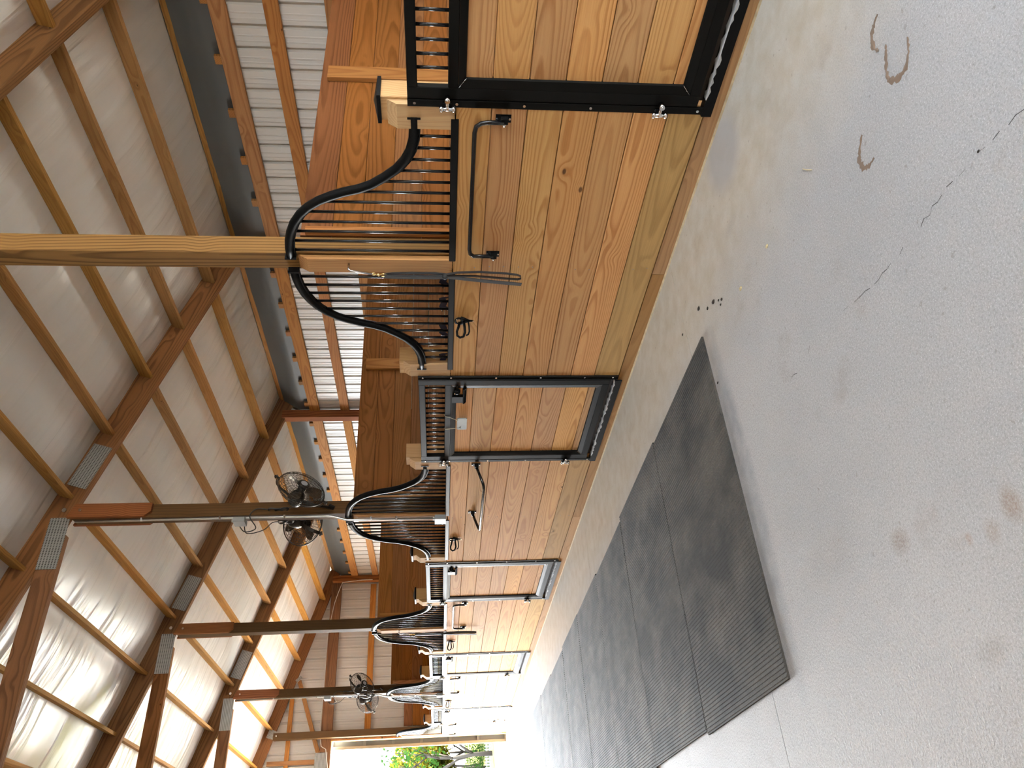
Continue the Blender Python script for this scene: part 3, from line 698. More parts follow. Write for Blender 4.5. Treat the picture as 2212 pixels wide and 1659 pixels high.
# ------------------------------------------------------------------ slate tag on the second door
t = thing('hanging_tag', 'small grey slate tag hung on twine from the second stall door', 'tag', (-0.022, 5.395, 1.287))
sl = MB(); ch = 0.008; hw, hh = 0.084, 0.040
sl.prism([(-hw + ch, -hh), (hw - ch, -hh), (hw, -hh + ch), (hw, hh - ch), (hw - ch, hh), (-hw + ch, hh), (-hw, hh - ch), (-hw, -hh + ch)], 0, -0.004, 0.004)
so = sl.build('slate', 'slate', t)
sc_ = MB()
sc_.tube([(-0.0045, 0.045, 0.022), (-0.0045, 0.052, 0.010), (-0.0045, 0.060, 0.018), (-0.0045, 0.054, 0.026)], 0.0012, 4)
sc_.tube([(-0.0045, 0.060, 0.020), (-0.0045, 0.064, 0.004), (-0.0045, 0.072, 0.014)], 0.0012, 4)
sc_.tube([(-0.0045, 0.030, 0.006), (-0.0045, 0.036, 0.014), (-0.0045, 0.040, 0.004)], 0.0009, 4)
sc_.build('chalk_scribble', 'chalk', so)
for s_ in (-1, 1):
    MB().tube([(-0.002, s_ * 0.060, 0.030), (-0.006, s_ * 0.062, 0.042), (0.004, s_ * 0.085, 0.09), (0.008, s_ * 0.097, 0.132), (0.02, s_ * 0.099, 0.143), (0.036, s_ * 0.097, 0.146)], 0.0022, 6).build('twine', 'twine', t)

# ------------------------------------------------------------------ roof: trusses, purlins, film
PX = [3.88, 3.16, 2.45, 1.76, 1.03, 0.305, -0.43, -1.16]
TR = [PY[i] for i in range(0, 6)]
def truss(Y, label):
    t = thing('roof_truss', label, 'truss', (AX, Y, 0.0), 'roof trusses')
    th = 0.076; EX = 4.08
    for s_ in (1, -1):
        xa, xb = (0.0, (EX - AX) * s_)
        za, zb = zraft(AX), zraft(EX)
        dz = 0.262 / 2
        board('top_chord', (0.0 + s_ * 0.02, 0, za + dz), (xb, 0, zb + dz), 0.250, th, (0, 0, 1), 'rafter', t, 0.004)
    board('bottom_chord', (-1.72, 0, 5.125), (1.72, 0, 5.125), 0.185, th * 0.98, (0, 0, 1), 'rafter', t, 0.004)
    for s_ in (1, -1):
        f = -th / 2 - 0.004
        # plate along the bottom chord heel and one on the top chord
        for (x0, z0, x1, z1, wd) in ((-0.455 - AX, 5.125, 0.066 - AX, 5.125, 0.183), (0.40 - AX, zraft(0.40) + 0.125, 0.87 - AX, zraft(0.87) + 0.125, 0.20)):
            board('gusset_plate', (s_ * x0, f, z0), (s_ * x1, f, z1), wd, 0.003, (0, 0, 1), 'gusset', t, 0.0005)
        MB().tube([(s_ * (0.145 - AX), f - 0.012, 5.11), (s_ * (0.145 - AX), f + 0.01, 5.11)], 0.021, 12).build('washer', 'zinc', t)
    return t
TL = ['dark roof truss over the nearest tall post', 'dark roof truss over the bigger fan post', 'dark roof truss over the third tall post', 'dark roof truss over the smaller far fan post']
for i in range(1, 6):
    truss(PY[i], TL[i - 2] if i >= 2 else 'roof truss behind the camera, number %s' % ('one', 'two')[i])
ceil = struct('ceiling', label='white insulation film held by timber purlins under the roof')
ends = [YN] + PY[1:6] + [YF]
for bi in range(len(ends) - 1):
    y0, y1 = ends[bi] + 0.039, ends[bi + 1] - 0.039
    if y1 - y0 < 0.3: continue
    for x in PX + [AX + 0.021]:
        sl_ = Vector((1, 0, -0.3166)).normalized(); nrm = Vector((0.3166, 0, 1)).normalized()
        jz = random.uniform(-0.006, 0.004)
        zc = zroof(x) - 0.098 + jz
        if x < AX + 0.03: zc -= 0.03
        board('purlin', (x, y0, zc), (x, y1, zc), 0.140, 0.040, nrm if x > AX + 0.03 else (0, 0, 1), 'purlin', ceil, 0.003)
        if x > 0.2 or x < AX + 0.03:
            board('purlin', (mx(x), y0, zc), (mx(x), y1, zc), 0.140, 0.040, (-nrm.x, 0, nrm.z), 'purlin', ceil, 0.003)
    # film, bellied between the purlins and drawn up at the trusses
    for side in (0, 1):
        xs = [PX[0]] + PX[1:] + [AX if bi or side else AX + 0.56]
        mb = MB(); ny = 14; cols = []
        rnd = random.Random(bi * 7 + side)
        for a, b_ in zip(xs[:-1], xs[1:]):
            for q in range(8):
                f = q / 8; cols.append((a + (b_ - a) * f, math.sin(PI * f) ** 1.2))
        cols.append((xs[-1], 0.0))
        amp = [rnd.uniform(0.018, 0.034) for _ in xs]
        for ci, (x, sag) in enumerate(cols):
            for j in range(ny + 1):
                v_ = j / ny; env = min(1.0, 6 * min(v_, 1 - v_))
                z = zroof(x) - 0.022 - sag * amp[min(ci // 8, len(xs) - 1)] * (0.35 + 0.65 * env)
                if v_ in (0.0, 1.0): z += 0.02
                xx = x if side == 0 else mx(x)
                mb.v.append((xx, y0 - 0.02 + (y1 - y0 + 0.04) * v_, z))
        for ci in range(len(cols) - 1):
            for j in range(ny):
                q = ci * (ny + 1) + j; mb.face((q, q + 1, q + ny + 2, q + ny + 1), True)
        mb.build('insulation_film', 'film', ceil)
    # the film's lower edge hangs in the eave behind the top girt
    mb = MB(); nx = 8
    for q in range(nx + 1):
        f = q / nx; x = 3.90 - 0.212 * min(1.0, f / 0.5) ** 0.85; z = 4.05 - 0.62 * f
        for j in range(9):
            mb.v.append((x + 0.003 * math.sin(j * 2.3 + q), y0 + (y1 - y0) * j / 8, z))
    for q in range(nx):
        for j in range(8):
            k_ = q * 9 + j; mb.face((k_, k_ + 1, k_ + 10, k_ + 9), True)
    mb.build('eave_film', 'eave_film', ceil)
for s_ in (0, 1):
    f_ = (lambda a: a) if s_ == 0 else mx
    a, b_ = sorted((f_(4.10), f_(4.14))); MB().box(a, b_, YN, YF + 0.05, 3.50, zroof(4.12) + 0.02).build('fascia', 'siding_white', ceil)
    a, b_ = sorted((f_(3.705), f_(4.14))); MB().box(a, b_, YN, YF + 0.05, 3.48, 3.50).build('soffit', 'siding_white', ceil)
# opaque roof skin over the film
for s_ in (0, 1):
    for (xa, ya, yb) in ((AX, PY[1], YF + 0.4), (AX if s_ else AX + 0.54, YN - 0.4, PY[1])):   # unseen ridge opening, added behind the camera to light the near floor
        xb = 4.3
        P_ = [(xa, zroof(xa) + 0.03), (xb, zroof(xb) + 0.03), (xb, zroof(xb) + 0.05), (xa, zroof(xa) + 0.05)]
        if s_: P_ = [(mx(a), c) for a, c in P_]
        MB().prism(P_, 1, ya, yb).build('roof_skin', 'siding_white', ceil)

# ------------------------------------------------------------------ outer wall of steel siding
def siding_mesh(z0, z1, inward):
    """one 0.914 m panel, ribs standing outward; local x = along the wall, y = outward, z up"""
    prof = []
    for r in range(4):
        o = r * 0.2285
        prof += [(o, 0.0), (o + 0.055, 0.0), (o + 0.062, 0.004), (o + 0.072, 0.004), (o + 0.079, 0.0), (o + 0.112, 0.0), (o + 0.119, 0.004), (o + 0.129, 0.004), (o + 0.136, 0.0), (o + 0.172, 0.0), (o + 0.182, 0.026), (o + 0.210, 0.026), (o + 0.220, 0.0)]
    prof.append((0.914, 0.0))
    mb = MB()
    for (u, d) in prof: mb.v += [(u, d, z0), (u, d, z1)]
    for i in range(len(prof) - 1): mb.face((2 * i, 2 * i + 1, 2 * i + 3, 2 * i + 2))
    return mb.mesh('siding_panel', M['siding'])
wr = struct('wall_right', label='ribbed steel outer wall on timber girts behind the stalls')
full = siding_mesh(0.0, 3.74, 1); upper = siding_mesh(2.04, 3.74, 1); lower = siding_mesh(0.0, 1.84, 1)
def put_panel(me, Y, parent, x=XW, flip=False):
    o = link_mesh('siding_panel', me, parent, (x, Y, 0)); o.rotation_euler = (0, 0, PI / 2)
    o.scale = (1, -1, 1) if not flip else (1, 1, 1)
    return o
n_p = int((YF - YN) / 0.914)
for q in range(n_p):
    Y = YF - 0.914 * (n_p - q)
    mid = (Y + 0.457 - PY[0]) % PITCH
    if 1.3 < mid < 2.3 and PY[2] < Y < PY[4]:
        put_panel(upper, Y, wr); put_panel(lower, Y, wr)
    else: put_panel(full, Y, wr)
for Y in PY[1:]:
    MB().cham(2, -0.1, 4.0, 3.515, 3.655, Y - 0.07, Y + 0.07, 0.004).build('wall_post', 'girt' if False else M['red_cleat'], wr)
for bi in range(1, len(PY)):
    y0 = PY[bi] + 0.072; y1 = (PY[bi + 1] if bi + 1 < len(PY) else YF + 0.07) - 0.072
    if y1 - y0 < 0.1: continue
    for (z0, z1) in ((3.40, 3.560), (2.925, 3.065), (2.375, 2.505), (1.46, 1.59)):
        board('girt', (3.655, y0, (z0 + z1) / 2), (3.655, y1, (z0 + z1) / 2), z1 - z0, 0.040, (0, 0, 1), 'girt', wr)
    if y1 - y0 > 2:
        y = y0 + 0.3
        while y < y1:
            MB().box(3.640, 3.676, y - 0.045, y + 0.045, 3.562, 3.625).build('block', M['girt'], wr); y += 0.61
        for z in (0.12, 0.305, 0.49, 0.675, 0.86, 1.045):
            board('lining_plank', (3.63, y0, z), (3.63, y1, z), 0.180, 0.036, (0, 0, 1), 'partition', wr)

# ------------------------------------------------------------------ partitions between the stalls
for i in range(2, 7):
    Y = PY[i] - 0.052 if i < 6 else None
    if Y is None: continue
    p = struct('partition_wall', (0, Y, 0), 'plank partition between two stalls')
    z = 0.0
    tops = [2.335, 2.142, 1.957, 1.771, 1.582, 1.393, 1.207, 1.02, 0.833, 0.646, 0.459, 0.272, 0.0]
    for a, b_ in zip(tops[:-1], tops[1:]):
        gp = 0.0012 if random.random() < 0.7 else (0.003 if i < 3 else 0.008)
        board('plank', (0.19, 0, (a + b_) / 2), (3.51, 0, (a + b_) / 2), a - b_ - gp, 0.036, (0, 0, 1), 'partition', p)
    for s_ in (-1, 1):
        board('batten', (1.87, s_ * 0.0385, 0.02), (1.87, s_ * 0.0385, 2.285), 0.145, 0.038, (1, 0, 0), 'girt', p)
    board('corner_batten', (0.21, -0.0385, 0.02), (0.21, -0.0385, 2.30), 0.05, 0.038, (1, 0, 0), 'girt', p)

# ------------------------------------------------------------------ far end wall
we = struct('wall_far', label='steel end wall with timber framing round the open doorway')
def end_panels(Yp, parent, x0, x1, z0, ztop, sgn):
    n = int(math.ceil((x1 - x0) / 0.2285))
    mb = None; grp = 4; q = 0
    while q < n:
        m_ = MB(); prof = []
        for r in range(q, min(q + grp, n)):
            o = x0 + r * 0.2285
            prof += [(o, 0.0), (o + 0.062, 0.003), (o + 0.072, 0.003), (o + 0.112, 0.0), (o + 0.129, 0.003), (o + 0.150, 0.0), (o + 0.170, 0.0), (o + 0.186, 0.019), (o + 0.208, 0.019), (o + 0.224, 0.0), (o + 0.2285, 0.0)]
        for (u, d) in prof: m_.v += [(u, Yp + sgn * d, z0), (u, Yp + sgn * d, ztop(u))]
        for i in range(len(prof) - 1): m_.face((2 * i, 2 * i + 1, 2 * i + 3, 2 * i + 2))
        m_.build('siding_panel', 'siding', parent); q += grp
OX0, OX1, OZ = -3.58, -0.02, 3.80
for (Yp, par, sgn) in ((YF, we, 1),):
    end_panels(Yp, par, OX1 + 0.02, XW, 0.0, lambda u: zroof(u), sgn)
    end_panels(Yp, par, OX0 - 0.01, OX1 + 0.02, OZ, lambda u: zroof(u), sgn)
    end_panels(Yp, par, mx(XW), OX0 - 0.01, 0.0, lambda u: zroof(u), sgn)
Ye = YF - 0.045
board('header', (mx(XW), Ye - 0.02, 3.912), (XW - 0.02, Ye - 0.02, 3.912), 0.235, 0.08, (0, 0, 1), 'rafter', we)
for (z, h) in ((3.04, 0.135), (4.72, 0.092)):
    board('girt', (OX1 + 0.03 if z < 4 else -2.6, Ye, z), (3.5 if z < 4 else 0.93, Ye, z), h, 0.04, (0, 0, 1), 'girt', we)
board('rafter', (AX + 0.02, Ye, zraft(AX) + 0.125), (4.0, Ye, zraft(4.0) + 0.125), 0.235, 0.07, (0, 0, 1), 'red_cleat' if False else 'rafter', we)
board('rafter', (AX - 0.02, Ye, zraft(AX) + 0.125), (mx(4.0), Ye, zraft(4.0) + 0.125), 0.235, 0.07, (0, 0, 1), 'rafter', we)
board('brace', (1.30, Ye - 0.002, 4.60), (-0.32, Ye - 0.002, 4.03), 0.090, 0.038, (0, 0, 1), 'girt', we)
board('upright', (-0.385, Ye - 0.006, 4.03), (-0.385, Ye - 0.006, 5.12), 0.090, 0.038, (1, 0, 0), 'girt', we)
for (x0, z0, x1, z1, wd) in ((1.27, 4.655, 1.37, 4.545, 0.07), (-0.55, 3.99, -0.22, 3.99, 0.26), (-0.385, 5.02, -0.385, 5.22, 0.10), (-0.385, 4.66, -0.385, 4.78, 0.06), (0.10, 5.10, 0.27, 5.04, 0.17)):
    board('gusset_plate', (x0, Ye - 0.067, z0), (x1, Ye - 0.067, z1), wd, 0.003, (0, 0, 1), 'gusset', we, 0.0005)
# plank lining in the last stall
for q in range(13):
    z = 0.09 + q * 0.188
    xe = 3.5
    if z + 0.09 < 2.36: board('lining_plank', (0.24, Ye - 0.03, z), (xe, Ye - 0.03, z), 0.184, 0.036, (0, 0, 1), 'partition', we)
    elif z < 2.55: board('lining_plank', (0.80, Ye - 0.03, z), (xe, Ye - 0.03, z), 0.184, 0.036, (0, 0, 1), 'partition', we)
# timber lining of the doorway
board('door_jamb', (0.012, YF - 0.07, 0.0), (0.012, YF - 0.07, 3.80), 0.14, 0.038, (0, 1, 0), 'tan_post' if False else 'girt', we)
board('door_jamb', (OX0 - 0.02, YF - 0.07, 0.0), (OX0 - 0.02, YF - 0.07, 3.80), 0.14, 0.038, (0, 1, 0), 'girt', we)
t = thing('sliding_door', 'tan steel sliding door pushed open outside the far doorway', 'door', (0, 18.56, 0.0))
for (a, b_) in ((-0.145, -0.085), (1.72, 1.78)):
    MB().cham(2, -0.04, 3.84, a, b_, -0.03, 0.03, 0.003).build('stile', 'door_tan', t)
MB().cham(0, -0.085, 1.72, -0.03, 0.03, -0.04, 0.03, 0.003).build('bottom_rail', 'door_tan', t)
MB().cham(0, -0.085, 1.72, -0.03, 0.03, 3.77, 3.84, 0.003).build('top_rail', 'door_tan', t)
for z in (0.616, 1.235, 1.865, 2.48, 3.10): MB().cham(0, -0.085, 1.72, -0.022, 0.008, z - 0.03, z + 0.03, 0.003).build('cross_rail', 'door_skin', t)
MB().box(-0.085, 1.72, 0.010, 0.026, 0.0, 3.80).build('skin_panel', 'door_skin', t)
t = thing('wall_cable', 'thin white cable draped along the beam of the far end wall', 'cable', (0, 0, 0))
MB().tube([(3.52, YF - 0.30, 3.05), (3.52, YF - 0.29, 3.30), (3.5, YF - 0.22, 3.77), (3.28, YF - 0.15, 3.86), (3.03, YF - 0.125, 3.935), (2.59, YF - 0.12, 4.0), (2.29, YF - 0.12, 4.035), (1.12, YF - 0.12, 4.04), (0.2, YF - 0.12, 4.05), (-0.1, YF - 0.12, 4.0), (-0.16, YF - 0.12, 3.90), (-0.5, YF - 0.12, 3.84), (-1.2, YF - 0.12, 3.82)], 0.009, 6).build('cable', 'wire', t)

# ------------------------------------------------------------------ the unseen shell: opposite stalls, near end wall
wl = struct('wall_left', label='opposite stall fronts and outer wall behind the camera')
for i in range(7):
    board('plank', (-3.70, YN, LZ[i] + 0.09), (-3.70, 18.3, LZ[i] + 0.09), 0.181, 0.038, (0, 0, 1), 'plank', wl)
for Y in PY[1:]: MB().cham(2, 0.0, 5.0, -3.86, -3.72, Y - 0.07, Y + 0.07, 0.005).build('aisle_post', M['brown_post'], wl)
for (z0, z1) in ((0.0, 3.74),): MB().box(mx(XW) - 0.02, mx(XW), YN, YF, z0, z1).build('siding_sheet', 'siding', wl)
for Y in PY[1:-1]: MB().box(mx(XW), -3.9, Y - 0.07, Y - 0.03, 0.0, 2.33).build('partition_sheet', M['partition'], wl)
wn = struct('wall_near', label='near end wall behind the camera with a slit opening shaped to tune the light')
NX0, NX1, NZ = -0.37, -0.05, 3.9  # unseen doorway narrowed to a slit to tune wall light and bar highlights
for poly in ([(mx(XW), 0), (NX0, 0), (NX0, NZ), (mx(XW), NZ)], [(NX1, 0), (XW, 0), (XW, NZ), (NX1, NZ)], [(mx(XW), NZ), (XW, NZ), (XW, zroof(XW)), (AX, zroof(AX)), (mx(XW), zroof(XW))]):
    MB().prism(poly, 1, YN - 0.02, YN).build('siding_sheet', 'siding', wn)

# ------------------------------------------------------------------ rubber mats
def mat_mesh():
    mb = MB(); X0, X1, Yw, h = -0.925, 0.925, 1.214, 0.010
    n = 92; p = (X1 - X0) / n; prof = []
    for i in range(n):
        x = X0 + i * p; prof += [(x, h), (x + p * 0.42, h), (x + p * 0.55, h + 0.0032), (x + p * 0.87, h + 0.0032)]
    prof.append((X1, h))
    for (x, z) in prof: mb.v += [(x, 0.0, z), (x, Yw, z)]
    for i in range(len(prof) - 1): mb.face((2 * i, 2 * i + 2, 2 * i + 3, 2 * i + 1))
    a, b_ = 0, 2 * (len(prof) - 1)
    k = len(mb.v); mb.v += [(X0, 0, 0.0), (X0, Yw, 0.0), (X1, 0, 0.0), (X1, Yw, 0.0)]
    mb.face((a, a + 1, k + 1, k)); mb.face((b_, k + 2, k + 3, b_ + 1)); mb.face((k, k + 1, k + 3, k + 2))
    mb.face(tuple(2 * i for i in range(len(prof))) + (k + 2, k)); mb.face(tuple(2 * i + 1 for i in range(len(prof)))[::-1] + (k + 1, k + 3))
    return mb.mesh('rubber_mat', M['rubber'])
mm = mat_mesh()
for i in range(8):
    Y = 3.304 + 1.203 * i + 0.002 * (i % 3)
    o = link_mesh('rubber_mat', mm, None, (-1.690 + (0.0, 0.022, -0.012, 0.008, 0.02, -0.006, 0.012, 0.03)[i], Y, 0.0006)); o.rotation_euler = (0, 0, (0.0, -0.003, 0.004, 0.0, -0.002, 0.002, 0, 0)[i])
    o.scale = (1, 0.985, 1)
    tag(o, 'ribbed black rubber mat on the concrete, %s in the row from the camera' % ORD[i], 'mat', 'rubber mats down the aisle')

# ------------------------------------------------------------------ marks and crumbs on the floor
def floor_strip(name, pts, ws, mat):
    mb = MB()
    for i, (x, y) in enumerate(pts):
        a = Vector(pts[min(i + 1, len(pts) - 1)]) - Vector(pts[max(i - 1, 0)]); nn = Vector((-a.y, a.x)).normalized() * ws[i] / 2
        mb.v += [(x - nn.x, y - nn.y, 0.0), (x - nn.x * 0.4, y - nn.y * 0.4, 0.0025), (x + nn.x * 0.4, y + nn.y * 0.4, 0.0025), (x + nn.x, y + nn.y, 0.0)]
    for i in range(len(pts) - 1):
        for k in range(3): q = i * 4 + k; mb.face((q, q + 1, q + 5, q + 4), True)
    return mb.build(name, mat)
def dense(pts, n=5):
    out = []
    for a, b_ in zip(pts[:-1], pts[1:]):
        for k in range(n): f = k / n; out.append((a[0] + (b_[0] - a[0]) * f + random.uniform(-.002, .002), a[1] + (b_[1] - a[1]) * f + random.uniform(-.002, .002)))
    out.append(pts[-1]); return out
for lab, pts in (('brown muddy U-shaped hoofprint on the pale concrete, the most complete one', [(-1.072, 1.352), (-1.096, 1.369), (-1.137, 1.399), (-1.170, 1.412), (-1.19, 1.412), (-1.228, 1.378), (-1.236, 1.336), (-1.208, 1.296), (-1.164, 1.273)]),
                 ('brown muddy hooked hoofprint next to the complete U-shaped one', [(-0.944, 1.322), (-0.952, 1.35), (-0.96, 1.374), (-0.986, 1.397), (-1.024, 1.402), (-1.054, 1.389)]),
                 ('small brown hoofprint nearest the nearest stall door blanket bar', [(-1.196, 1.618), (-1.223, 1.655), (-1.255, 1.684), (-1.297, 1.683), (-1.321, 1.653), (-1.324, 1.614)])):
    d_ = dense(pts); ws = [random.uniform(0.006, 0.022) * (0.5 + math.sin(PI * i / (len(d_) - 1))) for i in range(len(d_))]
    tag(floor_strip('mud_hoofprint', d_, ws, 'mud'), lab, 'hoofprint')
CL = [(-0.59, 3.267, .011), (-0.714, 3.068, .012), (-0.683, 3.157, .008), (-0.756, 3.006, .006), (-0.781, 2.968, .008), (-0.794, 2.996, .006), (-0.529, 3.584, .007), (-0.955, 2.406, .009), (-1.722, 1.273, .004), (-0.907, 2.744, .010), (-1.105, 3.270, .006)]
for i, (x, y, r) in enumerate(CL):
    mb = MB(); b0 = 0
    for (zz, rr) in ((0.0, 1.0), (0.35, 1.05), (0.7, 0.6)):
        for k in range(7):
            a = 2 * PI * k / 7; q = rr * random.uniform(0.75, 1.15); mb.v.append((r * q * math.cos(a), r * 1.4 * q * math.sin(a), r * zz))
    mb.v.append((0, 0, r * 0.85))
    for s_ in range(2):
        for k in range(7): l = (k + 1) % 7; mb.face((s_ * 7 + k, s_ * 7 + l, s_ * 7 + 7 + l, s_ * 7 + 7 + k), True)
    for k in range(7): mb.face((14 + k, 14 + (k + 1) % 7, 21), True)
    o = mb.build('dirt_clod', 'hay' if i in (7, 9) else 'clod', None, (x, y, 0.0))
    tag(o, 'tiny dark crumb of dirt on the concrete near the mats' if i not in (7, 9) else 'tiny tan crumb on the concrete near the nearest stall', 'crumb', 'dark crumbs on the floor' if i not in (7, 9) else 'tan crumbs on the floor')
o = MB().tube([(-0.945, 1.977, 0.002), (-0.978, 1.955, 0.003), (-1.009, 1.929, 0.002)], 0.0018, 5).build('straw_stalk', 'hay'); tag(o, 'single pale stalk of straw on the concrete near the nearest door', 'straw')

# ------------------------------------------------------------------ fans, conduit, cords
def make_fan():
    """axis along +x (blowing towards +x), centre at the origin"""
    t = thing('cage_fan', '', 'fan', (0, 0, 0), 'cage fans on the posts')
    RR = 0.235
    for sgn, nm in ((1, 'front_guard'), (-1, 'rear_guard')):
        mb = MB()
        def P(r, a):
            q = min(1.0, r / RR); d = 0.066 * math.sqrt(max(0.0, 1 - q ** 3)) + 0.004
            return (sgn * d, r * math.cos(a), r * math.sin(a))
        for r in ([0.055, 0.09, 0.125, 0.16, 0.19, 0.215, 0.230]):
            mb.tube([P(r, 2 * PI * k / 26) for k in range(26)], 0.0019, 4, True)
        for q in range(36):
            a = 2 * PI * q / 36; mb.tube([P(r, a + 0.25 * (r / RR) * (1 if sgn > 0 else 0)) for r in (0.05, 0.12, 0.18, 0.215, 0.235)], 0.0016, 4)
        mb.build(nm, 'fan', t)
    MB().tube([(0, RR * math.cos(2 * PI * k / 36), RR * math.sin(2 * PI * k / 36)) for k in range(36)], 0.0055, 6, True).build('rim', 'fan', t)
    MB().tube([(0.062, 0, 0), (0.074, 0, 0), (0.078, 0, 0)], [0.058, 0.056, 0.05], 20).build('front_disc', 'fan', t)
    MB().tube([(0.078, 0, 0), (0.081, 0, 0)], [0.034, 0.03], 16).build('badge', 'badge', t)
    for q in range(3):
        mb = MB(); a0 = 2 * PI * q / 3 + 0.4; n = 8
        for i in range(n + 1):
            r = 0.045 + 0.165 * i / n; wd = (0.34 + 0.50 * math.sin(PI * min(1, 0.15 + 0.8 * i / n))) * (0.75 if i == n else 1)
            for k in range(5):
                a = a0 + wd * (k / 4 - 0.5); mb.v.append((0.026 * (k / 4 - 0.5) * 2 * (1 - 0.4 * i / n), r * math.cos(a), r * math.sin(a)))
        for i in range(n):
            for k in range(4): p = i * 5 + k; mb.face((p, p + 1, p + 6, p + 5), True)
        mb.build('blade', 'blade', t)
    MB().tube([(-0.02, 0, 0), (-0.06, 0, 0), (-0.085, 0, 0), (-0.17, 0, 0), (-0.188, 0, 0), (-0.192, 0, 0)], [0.03, 0.062, 0.07, 0.068, 0.052, 0.02], 18).build('motor', 'fan', t)
    MB().tube([(0.03, 0, 0), (-0.02, 0, 0)], 0.038, 14).build('hub', 'fan', t)
    y = MB()
    arc = [(-0.125 * math.sin(a) ** 0.6, 0.252 * math.cos(a), 0.0) for a in [PI * q / 20 for q in range(21)]]
    y.ribbon(arc, (0, 0, 1), 0.034, 0.005); y.build('yoke', 'fan', t)
    for s_ in (-1, 1):
        kb = MB(); kb.cyl((-0.005, s_ * 0.236, 0), (-0.005, s_ * 0.285, 0), 0.011, 8); kb.cyl((-0.005, s_ * 0.268, -0.026), (-0.005, s_ * 0.268, 0.026), 0.008, 6); kb.build('tilt_knob', 'fan', t)
    return t
def place_fan(t, pos, direction, long_axis, label):
    d = Vector(direction).normalized(); v = Vector(long_axis); y = (v - d * v.dot(d)).normalized()
    t.rotation_euler = Matrix((d, y, d.cross(y))).transposed().to_euler(); t.location = pos; t['label'] = label
    return t
fan0 = make_fan()
def arm(t, p_post):
    mw = t.rotation_euler.to_matrix().to_4x4(); mw.translation = t.location
    q = mw.inverted() @ Vector(p_post); y0 = Vector((-0.125, 0, 0))
    m = MB(); m.tube([tuple(y0), tuple(y0 * 0.5 + q * 0.5 + Vector((-0.01, 0, -0.01))), tuple(q)], 0.013, 8)
    m.box(q.x - 0.03, q.x + 0.03, q.y - 0.03, q.y + 0.03, q.z - 0.012, q.z + 0.012); m.build('arm', 'fan', t)
fans = []
FD = [((0.150, 6.84, 2.80), (0.42, -0.78, -0.46), (-0.37, 0.26, -0.9), 'black cage fan facing the camera on the bigger fan post', (0.10, PY[3] - 0.075, 2.55)),
      ((0.160, 7.63, 2.90), (0.22, 0.86, -0.42), (-0.37, 0.26, -0.9), 'black cage fan showing its motor behind the bigger fan post', (0.10, PY[3] + 0.075, 2.62)),
      ((0.09, 14.10, 2.80), (0.367, -0.84, -0.66), (-0.57, 0.4, -0.7), 'smaller looking cage fan on the near side of the far fan post', (0.10, PY[5] - 0.075, 2.50)),
      ((0.07, 15.02, 2.78), (0.25, 0.80, -0.5), (-0.57, 0.4, -0.7), 'smaller looking cage fan behind the far fan post', (0.10, PY[5] + 0.075, 2.52))]
for i, (p, d, r, lab, pp) in enumerate(FD):
    t = fan0 if i == 0 else copy_tree(fan0); fans.append((place_fan(t, p, d, r, lab), pp))
for t, pp in fans: arm(t, pp)

def conduit(i, lab1, lab2):
    Y = PY[i] - 0.045
    t = thing('conduit', lab1, 'pipe', (0, Y, 0), 'conduits on the posts')
    zb = 1.515
    MB().tube([(0.020, 0, 4.98), (0.022, 0, 4.5), (0.022, 0, 4.40), (0.026, 0, 3.60), (0.026, 0, 2.60), (0.022, 0.004, 2.54), (0.004, 0.012, 2.46), (-0.012, 0.018, 2.40), (-0.014, 0.018, 2.34), (-0.014, 0.018, zb)], 0.0115, 10).build('pipe', 'conduit', t)
    for z in (4.36, 3.62, 3.0, 2.15, 1.9):
        x = 0.024 if z > 2.5 else -0.014
        MB().ribbon([(x + 0.012, -0.03, z), (x - 0.006, -0.016, z), (x - 0.0135, 0.0 + (0.018 if z < 2.5 else 0), z), (x - 0.006, 0.016 + (0.018 if z < 2.5 else 0), z), (x + 0.012, 0.022 + (0.018 if z < 2.5 else 0), z)], (0, 0, 1), 0.018, 0.002).build('pipe_clip', 'zinc', t)
    for (z, x, yy, nm) in ((3.43, -0.004, 0.03, 'outlet_box'), (1.462, -0.024, 0.035, 'outlet_box')):
        b = MB(); b.cham(2, z - 0.055, z + 0.055, x - 0.028, x + 0.024, yy - 0.075, yy + 0.055, 0.006)
        bo = b.build(nm, 'box', t)
        MB().cyl((x, yy - 0.03, z + 0.055), (x, yy - 0.03, z + 0.075), 0.016, 10).build('coupling', 'conduit', bo)
        for dz in (-0.024, 0.024):
            f = MB(); f.cyl((x, yy + 0.055, z + dz), (x, yy + 0.075, z + dz), 0.018, 10); f.build('outlet_cover', 'zinc' if z < 2 else 'cord', bo)
    return t
conduit(3, 'grey steel conduit with outlet boxes running down the bigger fan post', '')
conduit(5, 'thin steel conduit with outlet boxes running down the far fan post', '')
def cord(pts, lab, r=0.0055):
    t = thing('fan_cord', lab, 'cord', (0, 0, 0), 'fan power cords')
    # smooth the polyline a little
    P = [Vector(p) for p in pts]; out = []
    for i in range(len(P) - 1):
        p0 = P[max(i - 1, 0)]; p1 = P[i]; p2 = P[i + 1]; p3 = P[min(i + 2, len(P) - 1)]
        for k in range(6):
            u = k / 6
            out.append(0.5 * ((2 * p1) + (p2 - p0) * u + (2 * p0 - 5 * p1 + 4 * p2 - p3) * u * u + (3 * p1 - p0 - 3 * p2 + p3) * u ** 3))
    out.append(P[-1]); MB().tube(out, r, 6).build('cable', 'cord', t)
    return t
def coil(cx, cy, cz, n, L, wv, tilt):
    out = []
    for q in range(n):
        for k in range(12):
            a = 2 * PI * k / 12; s = math.sin(a)
            out.append((cx - 0.004 * q, cy + wv * math.sin(2 * a) * (1 + 0.1 * q) + tilt * L * math.cos(a) , cz + L * math.cos(a) * (1 - 0.05 * q)))
    return out
